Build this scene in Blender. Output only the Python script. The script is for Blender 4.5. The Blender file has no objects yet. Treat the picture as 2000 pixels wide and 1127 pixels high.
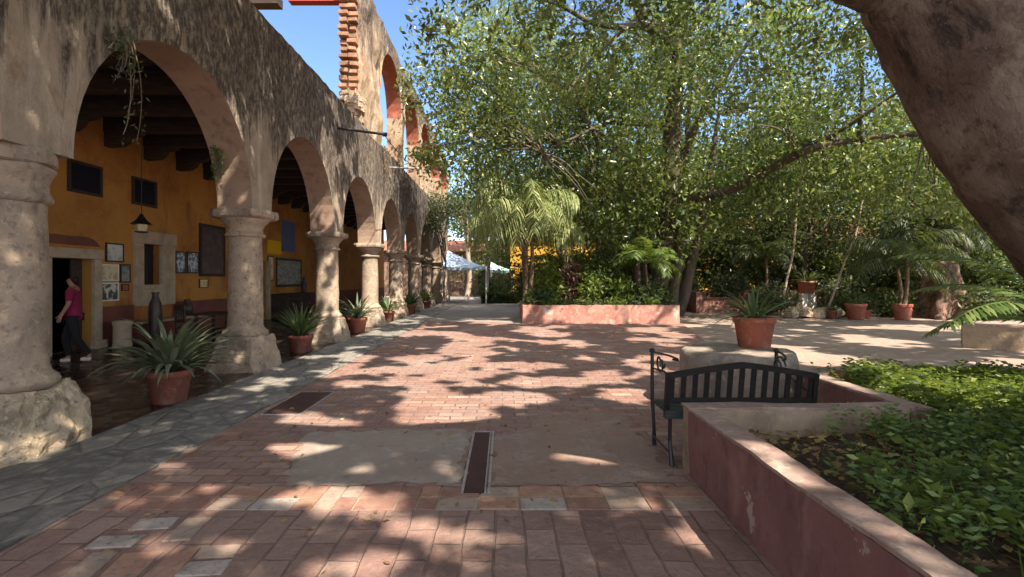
import bpy, bmesh, math, random
import numpy as np
from mathutils import Vector, Matrix, noise

S = bpy.context.scene
COL = S.collection
random.seed(7)
rng = np.random.default_rng(11)
PI = math.pi

# ------------------------------------------------------------------ camera, sky, sun
cam_d = bpy.data.cameras.new('camera')
cam = bpy.data.objects.new('camera', cam_d)
COL.objects.link(cam)
cam.location = (0, 0, 1.6)
cam.rotation_euler = (PI / 2, 0, 0)
cam_d.sensor_width = 36
cam_d.lens = 18.0
cam_d.shift_x = 0.0075
cam_d.shift_y = -0.00925
cam_d.clip_start = 0.05
cam_d.clip_end = 2000
S.camera = cam

SUN_EL = math.radians(50)
SH = Vector((0.64, -0.77)).normalized()
SUN = Vector((math.cos(SUN_EL) * SH.x, math.cos(SUN_EL) * SH.y, math.sin(SUN_EL)))

world = bpy.data.worlds.new('World')
S.world = world
world.use_nodes = True
wn = world.node_tree
wn.nodes.clear()
wo = wn.nodes.new('ShaderNodeOutputWorld')
wb = wn.nodes.new('ShaderNodeBackground')
sky = wn.nodes.new('ShaderNodeTexSky')
sky.sky_type = 'NISHITA'
sky.sun_disc = False
sky.sun_elevation = SUN_EL
sky.sun_rotation = math.atan2(SUN.x, SUN.y)
sky.altitude = 1800
sky.air_density = 1.0
sky.dust_density = 0.1
sky.ozone_density = 1.0
wb.inputs['Strength'].default_value = 0.06
hs = wn.nodes.new('ShaderNodeHueSaturation')
hs.inputs['Hue'].default_value = 0.502
hs.inputs['Saturation'].default_value = 1.08
wn.links.new(sky.outputs[0], hs.inputs['Color'])
# unseen cloud added overhead and behind the camera as fill light; clear blue ahead
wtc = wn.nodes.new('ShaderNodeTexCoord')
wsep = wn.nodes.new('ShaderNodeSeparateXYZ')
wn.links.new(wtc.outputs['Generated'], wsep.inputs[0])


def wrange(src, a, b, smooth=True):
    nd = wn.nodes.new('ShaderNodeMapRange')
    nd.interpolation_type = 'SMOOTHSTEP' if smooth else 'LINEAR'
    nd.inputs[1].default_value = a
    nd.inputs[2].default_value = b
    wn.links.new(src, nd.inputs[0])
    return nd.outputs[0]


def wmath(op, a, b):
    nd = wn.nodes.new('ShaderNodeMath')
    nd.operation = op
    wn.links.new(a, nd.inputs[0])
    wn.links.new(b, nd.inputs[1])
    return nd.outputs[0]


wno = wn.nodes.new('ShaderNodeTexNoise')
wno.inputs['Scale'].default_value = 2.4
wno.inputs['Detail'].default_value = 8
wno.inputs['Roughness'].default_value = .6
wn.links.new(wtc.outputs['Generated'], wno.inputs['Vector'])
wfill_mask = wmath('MAXIMUM', wrange(wsep.outputs[1], .40, .05), wrange(wsep.outputs[2], .62, .85))
wfill = wmath('MULTIPLY', wfill_mask, wrange(wno.outputs['Fac'], .34, .58))
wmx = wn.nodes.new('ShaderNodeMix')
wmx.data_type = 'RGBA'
wn.links.new(wfill, wmx.inputs[0])
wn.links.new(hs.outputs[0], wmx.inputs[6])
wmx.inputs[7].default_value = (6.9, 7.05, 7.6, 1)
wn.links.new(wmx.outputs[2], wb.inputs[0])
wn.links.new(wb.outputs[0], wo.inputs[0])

sun_d = bpy.data.lights.new('sun', 'SUN')
sun_d.energy = 2.2
sun_d.angle = math.radians(0.6)
sun_d.color = (1.0, 0.89, 0.73)
sun = bpy.data.objects.new('sun', sun_d)
COL.objects.link(sun)
sun.location = (20, -20, 30)
sun.rotation_euler = SUN.to_track_quat('Z', 'Y').to_euler()

S.view_settings.view_transform = 'Standard'
S.view_settings.look = 'None'
S.view_settings.exposure = 2.5
S.view_settings.gamma = 1
S.render.engine = 'CYCLES'
S.cycles.max_bounces = 10
S.cycles.diffuse_bounces = 6
S.cycles.transmission_bounces = 6
S.cycles.use_denoising = True


# ------------------------------------------------------------------ materials
class NT:
    def __init__(s, name):
        s.m = bpy.data.materials.new(name)
        s.m.use_nodes = True
        s.t = s.m.node_tree
        s.t.nodes.clear()
        s.out = s.t.nodes.new('ShaderNodeOutputMaterial')
        s.co = s.t.nodes.new('ShaderNodeTexCoord').outputs['Object']

    def n(s, typ, **kw):
        nd = s.t.nodes.new(typ)
        for k, v in kw.items():
            setattr(nd, k, v)
        return nd

    def l(s, a, b):
        s.t.links.new(a, b)

    def scaled(s, sc):
        if sc == (1, 1, 1):
            return s.co
        mp = s.n('ShaderNodeMapping')
        mp.inputs['Scale'].default_value = sc
        s.l(s.co, mp.inputs[0])
        return mp.outputs[0]

    def noise(s, scale, sc=(1, 1, 1), detail=5, rough=0.6, dist=0.0, vec=None):
        nd = s.n('ShaderNodeTexNoise')
        nd.inputs['Scale'].default_value = scale
        nd.inputs['Detail'].default_value = detail
        nd.inputs['Roughness'].default_value = rough
        nd.inputs['Distortion'].default_value = dist
        s.l(vec or s.scaled(sc), nd.inputs['Vector'])
        return nd.outputs['Fac']

    def rng(s, v, a, b, c=0.0, d=1.0):
        nd = s.n('ShaderNodeMapRange')
        for i, x in enumerate((a, b, c, d)):
            nd.inputs[1 + i].default_value = x
        s.l(v, nd.inputs[0])
        return nd.outputs[0]

    def math(s, op, a, b=None):
        nd = s.n('ShaderNodeMath', operation=op)
        for i, x in enumerate((a, b)):
            if x is None:
                continue
            if isinstance(x, (int, float)):
                nd.inputs[i].default_value = x
            else:
                s.l(x, nd.inputs[i])
        return nd.outputs[0]

    def mix(s, f, a, b, blend='MIX'):
        nd = s.n('ShaderNodeMix', data_type='RGBA', blend_type=blend)
        for i, x in ((0, f), (6, a), (7, b)):
            if isinstance(x, (int, float)):
                nd.inputs[i].default_value = x
            elif isinstance(x, tuple):
                nd.inputs[i].default_value = (*x[:3], 1)
            else:
                s.l(x, nd.inputs[i])
        return nd.outputs[2]

    def ramp(s, f, stops, const=False):
        nd = s.n('ShaderNodeValToRGB')
        cr = nd.color_ramp
        if const:
            cr.interpolation = 'CONSTANT'
        while len(cr.elements) < len(stops):
            cr.elements.new(0.5)
        for e, (p, c) in zip(cr.elements, stops):
            e.position = p
            e.color = (*c, 1)
        s.l(f, nd.inputs[0])
        return nd.outputs[0]

    def z(s):
        nd = s.n('ShaderNodeSeparateXYZ')
        s.l(s.co, nd.inputs[0])
        return nd.outputs[2]

    def principled(s, col, rough=0.8, spec=0.3, height=None, bump=0.3, dist=0.02, metal=0.0):
        p = s.n('ShaderNodeBsdfPrincipled')
        if isinstance(col, tuple):
            p.inputs['Base Color'].default_value = (*col, 1)
        else:
            s.l(col, p.inputs['Base Color'])
        if isinstance(rough, (int, float)):
            p.inputs['Roughness'].default_value = rough
        else:
            s.l(rough, p.inputs['Roughness'])
        p.inputs['Specular IOR Level'].default_value = spec
        p.inputs['Metallic'].default_value = metal
        if height is not None:
            b = s.n('ShaderNodeBump')
            b.inputs['Strength'].default_value = bump
            b.inputs['Distance'].default_value = dist
            s.l(height, b.inputs['Height'])
            s.l(b.outputs[0], p.inputs['Normal'])
        s.l(p.outputs[0], s.out.inputs[0])
        return s.m


def surf(name, base, layers=(), rough=0.85, spec=0.25, bump=(30, 0.25, 0.01), metal=0.0, bsc=(1, 1, 1)):
    """base colour + list of (scale, (sx,sy,sz), lo, hi, colour, strength)"""
    t = NT(name)
    c = base
    for (sc, xyz, lo, hi, colr, st) in layers:
        f = t.rng(t.noise(sc, xyz, 6, 0.62, 0.3), lo, hi, 0, st)
        c = t.mix(f, c, colr)
    h = t.noise(bump[0], bsc, 6, 0.65)
    return t.principled(c, rough, spec, h, bump[1], bump[2], metal)


U = (1, 1, 1)


def make_plaster(name, base, stain_lo, stain_top, patch=(0.29, 0.20, 0.145)):
    """old lime plaster: pale washed streaks, black lichen that runs down from the coping"""
    t = NT(name)
    c = t.mix(t.rng(t.noise(1.3, U, 7, 0.65), 0.38, 0.62), base, (base[0] * 0.66, base[1] * 0.66, base[2] * 0.66))
    c = t.mix(t.rng(t.noise(0.9, (1, 2.4, 0.35), 7, 0.65, 0.6), 0.50, 0.66, 0, 0.8), c, (0.58, 0.50, 0.41))
    c = t.mix(t.rng(t.noise(2.6, (1, 1, 0.6), 7, 0.7, 1.0), 0.54, 0.62, 0, 0.8), c, patch)
    zz = t.rng(t.z(), stain_lo, stain_top, -0.14, 0.48)
    st = t.noise(1.5, (1, 2.6, 0.30), 8, 0.7, 0.5)
    f = t.rng(t.math('ADD', st, zz), 0.50, 0.62, 0, 0.93)
    f2 = t.rng(t.noise(9, (1, 1.4, 0.7), 6, 0.75), 0.36, 0.56, 0.25, 1)
    c = t.mix(t.math('MULTIPLY', f, f2), c, (0.055, 0.047, 0.045))
    h = t.math('ADD', t.noise(2.2, U, 8, 0.7), t.math('MULTIPLY', t.noise(18, U, 5, 0.7), 0.35))
    return t.principled(c, 0.92, 0.15, h, 0.75, 0.07)


M = {}
M['plaster'] = make_plaster('old_plaster', (0.41, 0.33, 0.262), 3.1, 6.1)
M['upper_plaster'] = make_plaster('upper_plaster', (0.43, 0.31, 0.21), 7.6, 12.5, (0.36, 0.16, 0.10))
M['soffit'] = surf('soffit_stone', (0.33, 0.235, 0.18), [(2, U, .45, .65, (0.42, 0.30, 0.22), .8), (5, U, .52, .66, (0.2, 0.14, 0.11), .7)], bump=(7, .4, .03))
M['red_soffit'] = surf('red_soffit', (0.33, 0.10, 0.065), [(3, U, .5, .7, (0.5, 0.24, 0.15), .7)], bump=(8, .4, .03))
M['column'] = surf('column_stone', (0.39, 0.30, 0.225), [
    (1.3, (1, 1, .8), .44, .60, (0.235, 0.185, 0.15), .9), (3.2, U, .52, .66, (0.50, 0.385, 0.27), .8), (2.2, (1, 1, .5), .56, .64, (0.13, 0.105, 0.095), .7),
    (14, U, .53, .66, (0.16, 0.12, 0.10), .7), (30, U, .58, .68, (0.55, .46, .36), .5)], bump=(9, .55, .03))
M['rubble'] = surf('rubble_stone', (0.46, 0.365, 0.26), [
    (5, U, .45, .62, (0.24, 0.185, 0.13), .9), (11, U, .52, .62, (0.60, 0.49, 0.36), .7),
    (16, U, .58, .66, (0.13, 0.10, 0.07), .8)], bump=(7, .9, .06))
M['brick_teeth'] = surf('tooth_brick', (0.33, 0.17, 0.11), [(6, U, .42, .6, (0.42, 0.28, 0.18), .8), (3, U, .5, .6, (0.2, .11, .08), .7), (14, U, .55, .7, (0.25, .12, .08), .6)], bump=(22, .4, .02))
M['ochre'] = surf('ochre_wall', (0.50, 0.245, 0.06), [(0.7, U, .42, .62, (0.33, 0.13, 0.045), .85), (5, U, .52, .7, (0.52, 0.27, 0.07), .6), (2, (1, 1, .4), .57, .68, (0.24, .11, .05), .6)], bump=(12, .2, .015))
M['dado'] = surf('maroon_dado', (0.20, 0.075, 0.06), [(2, U, .45, .65, (0.14, 0.06, 0.05), .8)], bump=(12, .2, .015))
M['timber'] = surf('dark_timber', (0.045, 0.032, 0.028), [(3, (1, 8, 8), .45, .65, (0.085, 0.06, 0.05), .8)], rough=.7, bump=(10, .3, .01), bsc=(1, 6, 6))
M['ceiling'] = surf('ceiling_board', (0.06, 0.045, 0.04), [(2, (8, 1, 1), .45, .65, (0.03, 0.025, 0.022), .8)], rough=.8)
M['surround'] = surf('pale_cantera', (0.47, 0.37, 0.27), [(3, U, .46, .64, (0.33, 0.26, 0.2), .8), (9, U, .55, .7, (0.58, .5, .4), .5)], bump=(10, .3, .02))
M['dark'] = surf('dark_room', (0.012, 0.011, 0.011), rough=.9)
M['glass'] = surf('old_glass', (0.02, 0.022, 0.035), rough=.15, spec=.5, bump=(4, .05, .005))
M['terracotta'] = surf('terracotta', (0.36, 0.122, 0.082), [(4, U, .45, .65, (0.34, 0.10, 0.065), .8), (3, U, .54, .66, (0.46, .26, .20), .7), (11, U, .56, .7, (0.55, .3, .22), .5)], rough=.8, bump=(20, .15, .01))
M['terracotta_dark'] = surf('terracotta_dark', (0.24, 0.085, 0.06), [(4, U, .45, .65, (0.17, 0.07, 0.055), .8), (3, U, .54, .66, (0.34, .21, .165), .7), (11, U, .56, .7, (0.4, .24, .18), .5)], rough=.85, bump=(20, .15, .01))
M['soil'] = surf('soil', (0.085, 0.058, 0.042), [(6, U, .45, .65, (0.05, 0.035, 0.027), .9), (24, U, .56, .68, (0.20, 0.14, 0.09), .7)], rough=.95, bump=(18, .8, .05))
M['maroon_wall'] = surf('maroon_painted_wall', (0.245, 0.125, 0.115), [
    (1.1, U, .45, .65, (0.19, 0.095, 0.09), .9), (4, (1, 1, .6), .54, .68, (0.31, 0.185, 0.16), .7), (9, (1, 1, .4), .55, .65, (0.15, 0.08, 0.075), .75), (26, U, .60, .70, (0.30, 0.19, 0.165), .5), (3.2, U, .645, .66, (0.40, 0.33, 0.28), .85), (1.4, (1, 1, .25), .58, .68, (0.11, 0.07, 0.065), .6)], rough=.8, bump=(9, .3, .02))
M['cap'] = surf('concrete_cap', (0.36, 0.265, 0.225), [(2.2, U, .45, .62, (0.27, 0.175, 0.15), .9), (9, U, .53, .66, (0.5, 0.41, 0.33), .7), (22, U, .58, .68, (0.2, .14, .12), .6)], rough=.9, bump=(14, .5, .02))
M['pink_wall'] = surf('pink_planter_wall', (0.47, 0.225, 0.18), [(2.4, U, .46, .64, (0.33, 0.145, 0.115), .85), (6, U, .52, .66, (0.56, 0.36, 0.29), .8), (1.6, (1, 1, .4), .55, .66, (0.22, 0.12, 0.10), .7), (3, U, .63, .645, (0.5, .43, .36), .9)], rough=.9, bump=(9, .35, .02))
M['old_brick'] = surf('old_brick', (0.30, 0.15, 0.115), [(3, U, .45, .62, (0.20, 0.10, 0.08), .9), (8, U, .54, .66, (0.4, .27, .21), .7)], rough=.95, bump=(12, .6, .03))
M['rough_render'] = surf('rough_render', (0.40, 0.30, 0.21), [(3, U, .45, .65, (0.24, 0.18, 0.13), .9), (12, U, .54, .68, (0.5, .4, .28), .6)], rough=.95, bump=(16, .6, .03))
M['iron'] = surf('black_iron', (0.016, 0.016, 0.018), [(20, U, .55, .7, (0.05, 0.035, 0.028), .6)], rough=.45, spec=.5, bump=(40, .15, .004))
M['bench_wood'] = surf('bench_wood', (0.013, 0.011, 0.011), [(6, (1, 1, 5), .5, .7, (0.03, 0.022, 0.018), .7)], rough=.6, spec=.2, bump=(25, .2, .006))
M['bench_board'] = surf('bench_board', (0.030, 0.045, 0.042), [(6, (1, 5, 5), .5, .7, (0.07, 0.075, 0.07), .7)], rough=.6, bump=(25, .2, .006))
M['grey_stone'] = surf('grey_millstone', (0.30, 0.25, 0.21), [(3, U, .45, .62, (0.2, 0.165, 0.14), .9), (10, U, .54, .66, (0.42, 0.35, 0.29), .7)], rough=.9, bump=(12, .6, .03))
M['rust'] = surf('rusty_iron', (0.075, 0.035, 0.03), [(5, U, .48, .64, (0.045, 0.025, 0.024), .8), (24, U, .56, .68, (0.13, 0.06, 0.045), .7)], rough=.7, bump=(30, .4, .008))
M['steel'] = surf('worn_steel', (0.42, 0.38, 0.36), [(8, U, .48, .64, (0.22, .19, .18), .7)], rough=.5, metal=.4, bump=(30, .2, .005))
def make_bark():
    t = NT('mottled_bark')
    c = t.mix(t.rng(t.noise(1.5, U, 7, .65, .4), .40, .60), (0.37, 0.29, 0.24), (0.225, 0.17, 0.14))
    c = t.mix(t.rng(t.noise(3.2, (1, 1, .6), 7, .7, .8), .50, .60, 0, .85), c, (0.47, 0.385, 0.32))
    c = t.mix(t.rng(t.noise(2.4, (1, 1, .7), 8, .7, .6), .55, .63, 0, .9), c, (0.075, 0.058, 0.05))
    c = t.mix(t.rng(t.noise(13, U, 6, .7), .54, .66, 0, .75), c, (0.10, 0.075, 0.062))
    c = t.mix(t.rng(t.noise(22, U, 6, .75), .58, .68, 0, .7), c, (0.42, 0.35, 0.30))
    h = t.math('ADD', t.noise(4, (1, 1, .7), 10, .74, .5), t.math('MULTIPLY', t.noise(19, (1, 1, .5), 7, .75), .45))
    return t.principled(c, .95, .12, h, 1.0, .09)


M['bark'] = make_bark()
M['bark_grey'] = surf('grey_bark', (0.16, 0.125, 0.095), [(3, (1, 1, .3), .46, .64, (0.075, 0.058, 0.045), .9), (9, U, .56, .68, (0.27, .22, .17), .6)], rough=.9, bump=(9, .7, .04), bsc=(1, 1, .3))
M['bark_dark'] = surf('dark_bark', (0.11, 0.085, 0.065), [(3, (1, 1, .3), .46, .64, (0.05, 0.04, 0.033), .9), (9, U, .56, .68, (0.22, .18, .14), .6)], rough=.9, bump=(9, .7, .04), bsc=(1, 1, .3))
M['bark_pale'] = surf('pale_bark', (0.40, 0.32, 0.25), [(3, (1, 1, .4), .46, .64, (0.26, 0.2, 0.15), .9)], rough=.9, bump=(9, .5, .03))
M['palm_bark'] = surf('palm_bark', (0.20, 0.14, 0.095), [(4, (1, 1, 4), .46, .6, (0.10, 0.07, 0.05), .9)], rough=.95, bump=(6, .8, .04), bsc=(1, 1, 5))
M['stump'] = surf('stump_wood', (0.25, 0.155, 0.11), [(3, (1, 1, .3), .44, .58, (0.09, 0.058, 0.045), .9), (9, U, .5, .64, (0.06, 0.04, 0.03), .8)], rough=.95, bump=(7, .9, .06), bsc=(1, 1, .4))
M['white_paint'] = surf('white_paint', (0.72, 0.70, 0.66), [(5, U, .54, .68, (0.5, .47, .43), .6)], rough=.7)
M['yellow_house'] = surf('yellow_house', (0.50, 0.28, 0.04), [(1.5, U, .46, .64, (0.40, 0.20, 0.035), .8)], rough=.9)
M['tile_roof'] = surf('tile_roof', (0.34, 0.13, 0.075), [(4, U, .46, .64, (0.24, 0.1, 0.07), .9)], rough=.9, bump=(6, .8, .06), bsc=(6, 1, 1))
M['red_beam'] = surf('red_beam', (0.36, 0.06, 0.05), [(5, U, .5, .7, (0.26, .06, .05), .7)], rough=.7)
M['canvas'] = surf('blue_white_canvas', (0.42, 0.52, 0.66), [(2, U, .46, .64, (0.33, 0.42, 0.56), .7)], rough=.8)
M['canvas_green'] = surf('green_canvas', (0.34, 0.47, 0.44), [(2, U, .46, .64, (0.25, 0.36, 0.33), .7)], rough=.8)
M['shirt'] = surf('pink_shirt', (0.24, 0.02, 0.07), [(9, U, .45, .65, (0.2, .015, .06), .8)], rough=.9)
M['black_cloth'] = surf('black_cloth', (0.018, 0.017, 0.02), rough=.9)
M['skin'] = surf('skin', (0.36, 0.19, 0.125), rough=.6)
M['hair'] = surf('dark_hair', (0.014, 0.010, 0.009), rough=.5)
M['shoe'] = surf('pale_shoe', (0.62, 0.56, 0.52), rough=.7)
M['paper'] = surf('picture_paper', (0.62, 0.63, 0.60), [(7, U, .50, .58, (0.30, 0.36, 0.42), .8)], rough=.6)
M['paper_warm'] = surf('warm_print', (0.68, 0.60, 0.42), [(6, U, .48, .56, (0.46, 0.33, 0.12), .9), (12, U, .56, .62, (0.75, .72, .6), .8)], rough=.6)
M['paper_dark'] = surf('dark_print', (0.66, 0.62, 0.56), [(5, U, .44, .50, (0.05, 0.055, 0.06), .95)], rough=.6)
M['paper_blue'] = surf('blue_print', (0.56, 0.62, 0.68), [(8, U, .47, .53, (0.07, 0.11, 0.18), .9)], rough=.6)
M['oil'] = surf('dark_oil_painting', (0.040, 0.036, 0.05), [(4, U, .48, .60, (0.10, 0.085, 0.10), .8)], rough=.35, spec=.5)
M['landscape'] = surf('landscape_print', (0.30, 0.32, 0.30), [(3, (1, 1, 3), .46, .6, (0.10, 0.13, 0.12), .9), (9, U, .56, .66, (0.5, .5, .45), .6)], rough=.5)
M['blue_panel'] = surf('blue_shutter', (0.10, 0.14, 0.30), [(5, (1, 6, 1), .46, .64, (0.07, 0.1, 0.2), .8)], rough=.6)
M['yellow_sign'] = surf('yellow_cloth', (0.80, 0.50, 0.02), rough=.8)
M['clay'] = surf('dark_clay', (0.05, 0.032, 0.028), [(5, U, .5, .7, (0.09, .055, .045), .7)], rough=.4, spec=.5)
M['lamp_glass'] = surf('lantern_glass', (0.55, 0.45, 0.28), rough=.2, spec=.5)
M['red_flower'] = surf('red_bract', (0.55, 0.07, 0.085), rough=.6)
M['wire'] = surf('wire', (0.05, 0.055, 0.06), rough=.5)


def leafmat(name, stops, trans=0.35, rough=0.45, spec=0.35):
    t = NT(name)
    g = t.n('ShaderNodeNewGeometry')
    c = t.ramp(g.outputs['Random Per Island'], stops)
    c = t.mix(t.rng(t.noise(0.45, U, 4, .6), .4, .62, 0, .45), c, stops[0][1])
    p = t.n('ShaderNodeBsdfPrincipled')
    t.l(c, p.inputs['Base Color'])
    p.inputs['Roughness'].default_value = rough
    p.inputs['Specular IOR Level'].default_value = spec
    tr = t.n('ShaderNodeBsdfTranslucent')
    cc = t.mix(0.55, c, (0.28, 0.34, 0.03))
    t.l(cc, tr.inputs[0])
    mx = t.n('ShaderNodeMixShader')
    mx.inputs[0].default_value = trans
    t.l(p.outputs[0], mx.inputs[1])
    t.l(tr.outputs[0], mx.inputs[2])
    t.l(mx.outputs[0], t.out.inputs[0])
    return t.m


M['leaf_ficus'] = leafmat('ficus_leaf', [(0, (0.03, 0.055, 0.022)), (.35, (0.070, 0.125, 0.036)), (.65, (0.165, 0.245, 0.062)), (.88, (0.38, 0.43, 0.13)), (1, (0.62, 0.61, 0.34))], .42, .32, .6)
M['leaf_dark'] = leafmat('dark_leaf', [(0, (0.022, 0.042, 0.018)), (.6, (0.048, 0.08, 0.028)), (1, (0.12, 0.15, 0.05))], .28)
M['leaf_bright'] = leafmat('bright_leaf', [(0, (0.045, 0.085, 0.016)), (.5, (0.11, 0.17, 0.03)), (1, (0.24, 0.29, 0.06))], .4)
M['leaf_olive'] = leafmat('olive_leaf', [(0, (0.035, 0.052, 0.03)), (.5, (0.085, 0.105, 0.06)), (1, (0.20, 0.215, 0.12))], .3)
M['leaf_palm'] = leafmat('palm_leaflet', [(0, (0.05, 0.10, 0.02)), (.5, (0.11, 0.18, 0.045)), (1, (0.24, 0.30, 0.10))], .35)
M['leaf_palm_pale'] = leafmat('pale_palm_leaflet', [(0, (0.17, 0.22, 0.07)), (.5, (0.33, 0.38, 0.15)), (1, (0.52, 0.53, 0.28))], .35)
M['leaf_palm_dark'] = leafmat('dark_palm_leaflet', [(0, (0.03, 0.05, 0.025)), (.5, (0.065, 0.09, 0.04)), (1, (0.13, 0.15, 0.07))], .3)
M['leaf_strap'] = leafmat('strap_leaf', [(0, (0.05, 0.085, 0.035)), (.5, (0.085, 0.13, 0.055)), (1, (0.17, 0.21, 0.10))], .25)
M['leaf_strap_grey'] = leafmat('grey_strap_leaf', [(0, (0.085, 0.11, 0.07)), (.5, (0.14, 0.17, 0.11)), (1, (0.24, 0.27, 0.18))], .2)
M['leaf_cover'] = leafmat('ground_cover_leaf', [(0, (0.06, 0.11, 0.035)), (.5, (0.12, 0.20, 0.055)), (1, (0.27, 0.34, 0.11))], .3)
M['leaf_ti'] = leafmat('purple_leaf', [(0, (0.05, 0.018, 0.022)), (.6, (0.12, 0.04, 0.05)), (1, (0.10, 0.12, 0.04))], .3)
M['leaf_dry'] = leafmat('dry_leaf', [(0, (0.16, 0.09, 0.04)), (.5, (0.30, 0.19, 0.09)), (1, (0.42, 0.34, 0.12))], .15)


def make_brick(name, bw, bh, rot, cols, mortar, tones, seed=0.0):
    t = NT(name)
    wob = t.n('ShaderNodeTexNoise')
    wob.inputs['Scale'].default_value = 2.2
    wob.inputs['Detail'].default_value = 5
    t.l(t.co, wob.inputs['Vector'])
    vm = t.n('ShaderNodeVectorMath', operation='SCALE')
    vm.inputs['Scale'].default_value = 0.055
    t.l(wob.outputs['Color'], vm.inputs[0])
    va = t.n('ShaderNodeVectorMath', operation='ADD')
    t.l(t.co, va.inputs[0])
    t.l(vm.outputs[0], va.inputs[1])
    mp = t.n('ShaderNodeMapping')
    mp.inputs['Rotation'].default_value = (0, 0, rot)
    mp.inputs['Location'].default_value = (seed, seed * .7, 0)
    t.l(va.outputs[0], mp.inputs[0])
    br = t.n('ShaderNodeTexBrick')
    br.inputs['Color1'].default_value = (0, 0, 0, 1)
    br.inputs['Color2'].default_value = (1, 1, 1, 1)
    br.inputs['Mortar'].default_value = (0.5, 0.5, 0.5, 1)
    br.inputs['Scale'].default_value = 1
    br.inputs['Mortar Size'].default_value = mortar
    br.inputs['Mortar Smooth'].default_value = 0.6
    br.inputs['Brick Width'].default_value = bw
    br.inputs['Row Height'].default_value = bh
    t.l(mp.outputs[0], br.inputs['Vector'])
    sep = t.n('ShaderNodeSeparateColor')
    t.l(br.outputs['Color'], sep.inputs[0])
    c = t.ramp(sep.outputs[0], cols)
    c = t.mix(t.rng(t.noise(1.1, U, 5, .6), .42, .62, 0, .75), c, tones[0])
    c = t.mix(t.rng(t.noise(0.42, U, 5, .65, .5), .52, .66, 0, .7), c, tones[1])
    c = t.mix(t.rng(t.noise(13, U, 6, .7), .50, .68, 0, .55), c, tones[2])
    c = t.mix(t.rng(t.noise(34, U, 4, .7), .58, .68, 0, .6), c, (0.10, 0.07, 0.06))
    c = t.mix(t.rng(t.noise(3.3, U, 7, .72, .6), .55, .66, 0, .6), c, (0.15, 0.105, 0.09))
    wear = t.rng(t.noise(2.1, U, 4, .6), .38, .62, .0, .7)
    c = t.mix(t.math('MULTIPLY', br.outputs['Fac'], wear), c, (0.14, 0.10, 0.085))
    h = t.math('SUBTRACT', t.math('ADD', t.math('MULTIPLY', t.noise(14, U, 6, .7), .55), t.math('MULTIPLY', sep.outputs[0], .25)), t.math('MULTIPLY', br.outputs['Fac'], .6))
    h = t.math('ADD', h, t.math('MULTIPLY', t.noise(3.5, U, 4, .6), .8))
    return t.principled(c, .86, .22, h, .8, .03)


M['brick_pave'] = make_brick('brick_paving', .30, .15, 0,
                             [(0, (0.225, 0.122, 0.10)), (.35, (0.30, 0.165, 0.13)), (.6, (0.26, 0.16, 0.14)), (.85, (0.35, 0.215, 0.165)), (1, (0.40, 0.29, 0.24))], .010,
                             [(0.275, 0.185, 0.158), (0.31, 0.25, 0.222), (0.35, 0.265, 0.225)])
M['tile_pave'] = make_brick('tile_paving', .36, .19, PI / 2,
                            [(0, (0.20, 0.118, 0.10)), (.4, (0.265, 0.158, 0.135)), (.7, (0.30, 0.195, 0.165)), (1, (0.36, 0.25, 0.21))], .009,
                            [(0.27, 0.175, 0.145), (0.33, 0.25, 0.215), (0.36, 0.26, 0.215)], 3.3)


def make_flag():
    t = NT('flagstone_strip')
    v = t.n('ShaderNodeTexVoronoi', feature='DISTANCE_TO_EDGE')
    v.inputs['Scale'].default_value = 2.7
    v2 = t.n('ShaderNodeTexVoronoi')
    v2.inputs['Scale'].default_value = 2.7
    sc = t.scaled((1.25, .8, 1))
    t.l(sc, v.inputs['Vector'])
    t.l(sc, v2.inputs['Vector'])
    sep = t.n('ShaderNodeSeparateColor')
    t.l(v2.outputs['Color'], sep.inputs[0])
    c = t.ramp(sep.outputs[0], [(0, (0.14, 0.134, 0.128)), (.5, (0.195, 0.184, 0.172)), (1, (0.27, 0.245, 0.22))])
    c = t.mix(t.rng(t.noise(7, U, 6, .7), .48, .66, 0, .7), c, (0.37, 0.325, 0.275))
    c = t.mix(t.rng(t.noise(18, U, 5, .7), .56, .68, 0, .7), c, (0.12, 0.11, 0.10))
    e = t.rng(v.outputs[0], 0.0, 0.05, 1, 0)
    c = t.mix(t.math('MULTIPLY', e, .7), c, (0.13, 0.115, 0.10))
    h = t.math('ADD', t.math('MULTIPLY', t.rng(v.outputs[0], 0, .10), .7), t.math('MULTIPLY', t.noise(11, U, 6, .7), .8))
    return t.principled(c, .75, .3, h, .8, .035)


M['flag'] = make_flag()


def make_floor():
    t = NT('polished_floor')
    br = t.n('ShaderNodeTexBrick')
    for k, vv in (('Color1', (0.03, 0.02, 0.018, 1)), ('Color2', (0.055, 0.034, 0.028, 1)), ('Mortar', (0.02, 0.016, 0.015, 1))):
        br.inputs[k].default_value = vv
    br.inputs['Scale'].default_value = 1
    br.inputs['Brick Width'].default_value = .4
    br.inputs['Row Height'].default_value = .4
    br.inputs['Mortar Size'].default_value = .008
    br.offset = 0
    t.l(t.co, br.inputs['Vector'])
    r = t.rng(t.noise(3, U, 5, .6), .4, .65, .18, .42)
    return t.principled(br.outputs['Color'], r, .5, t.noise(9, U, 4, .6), .015, .01)


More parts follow.
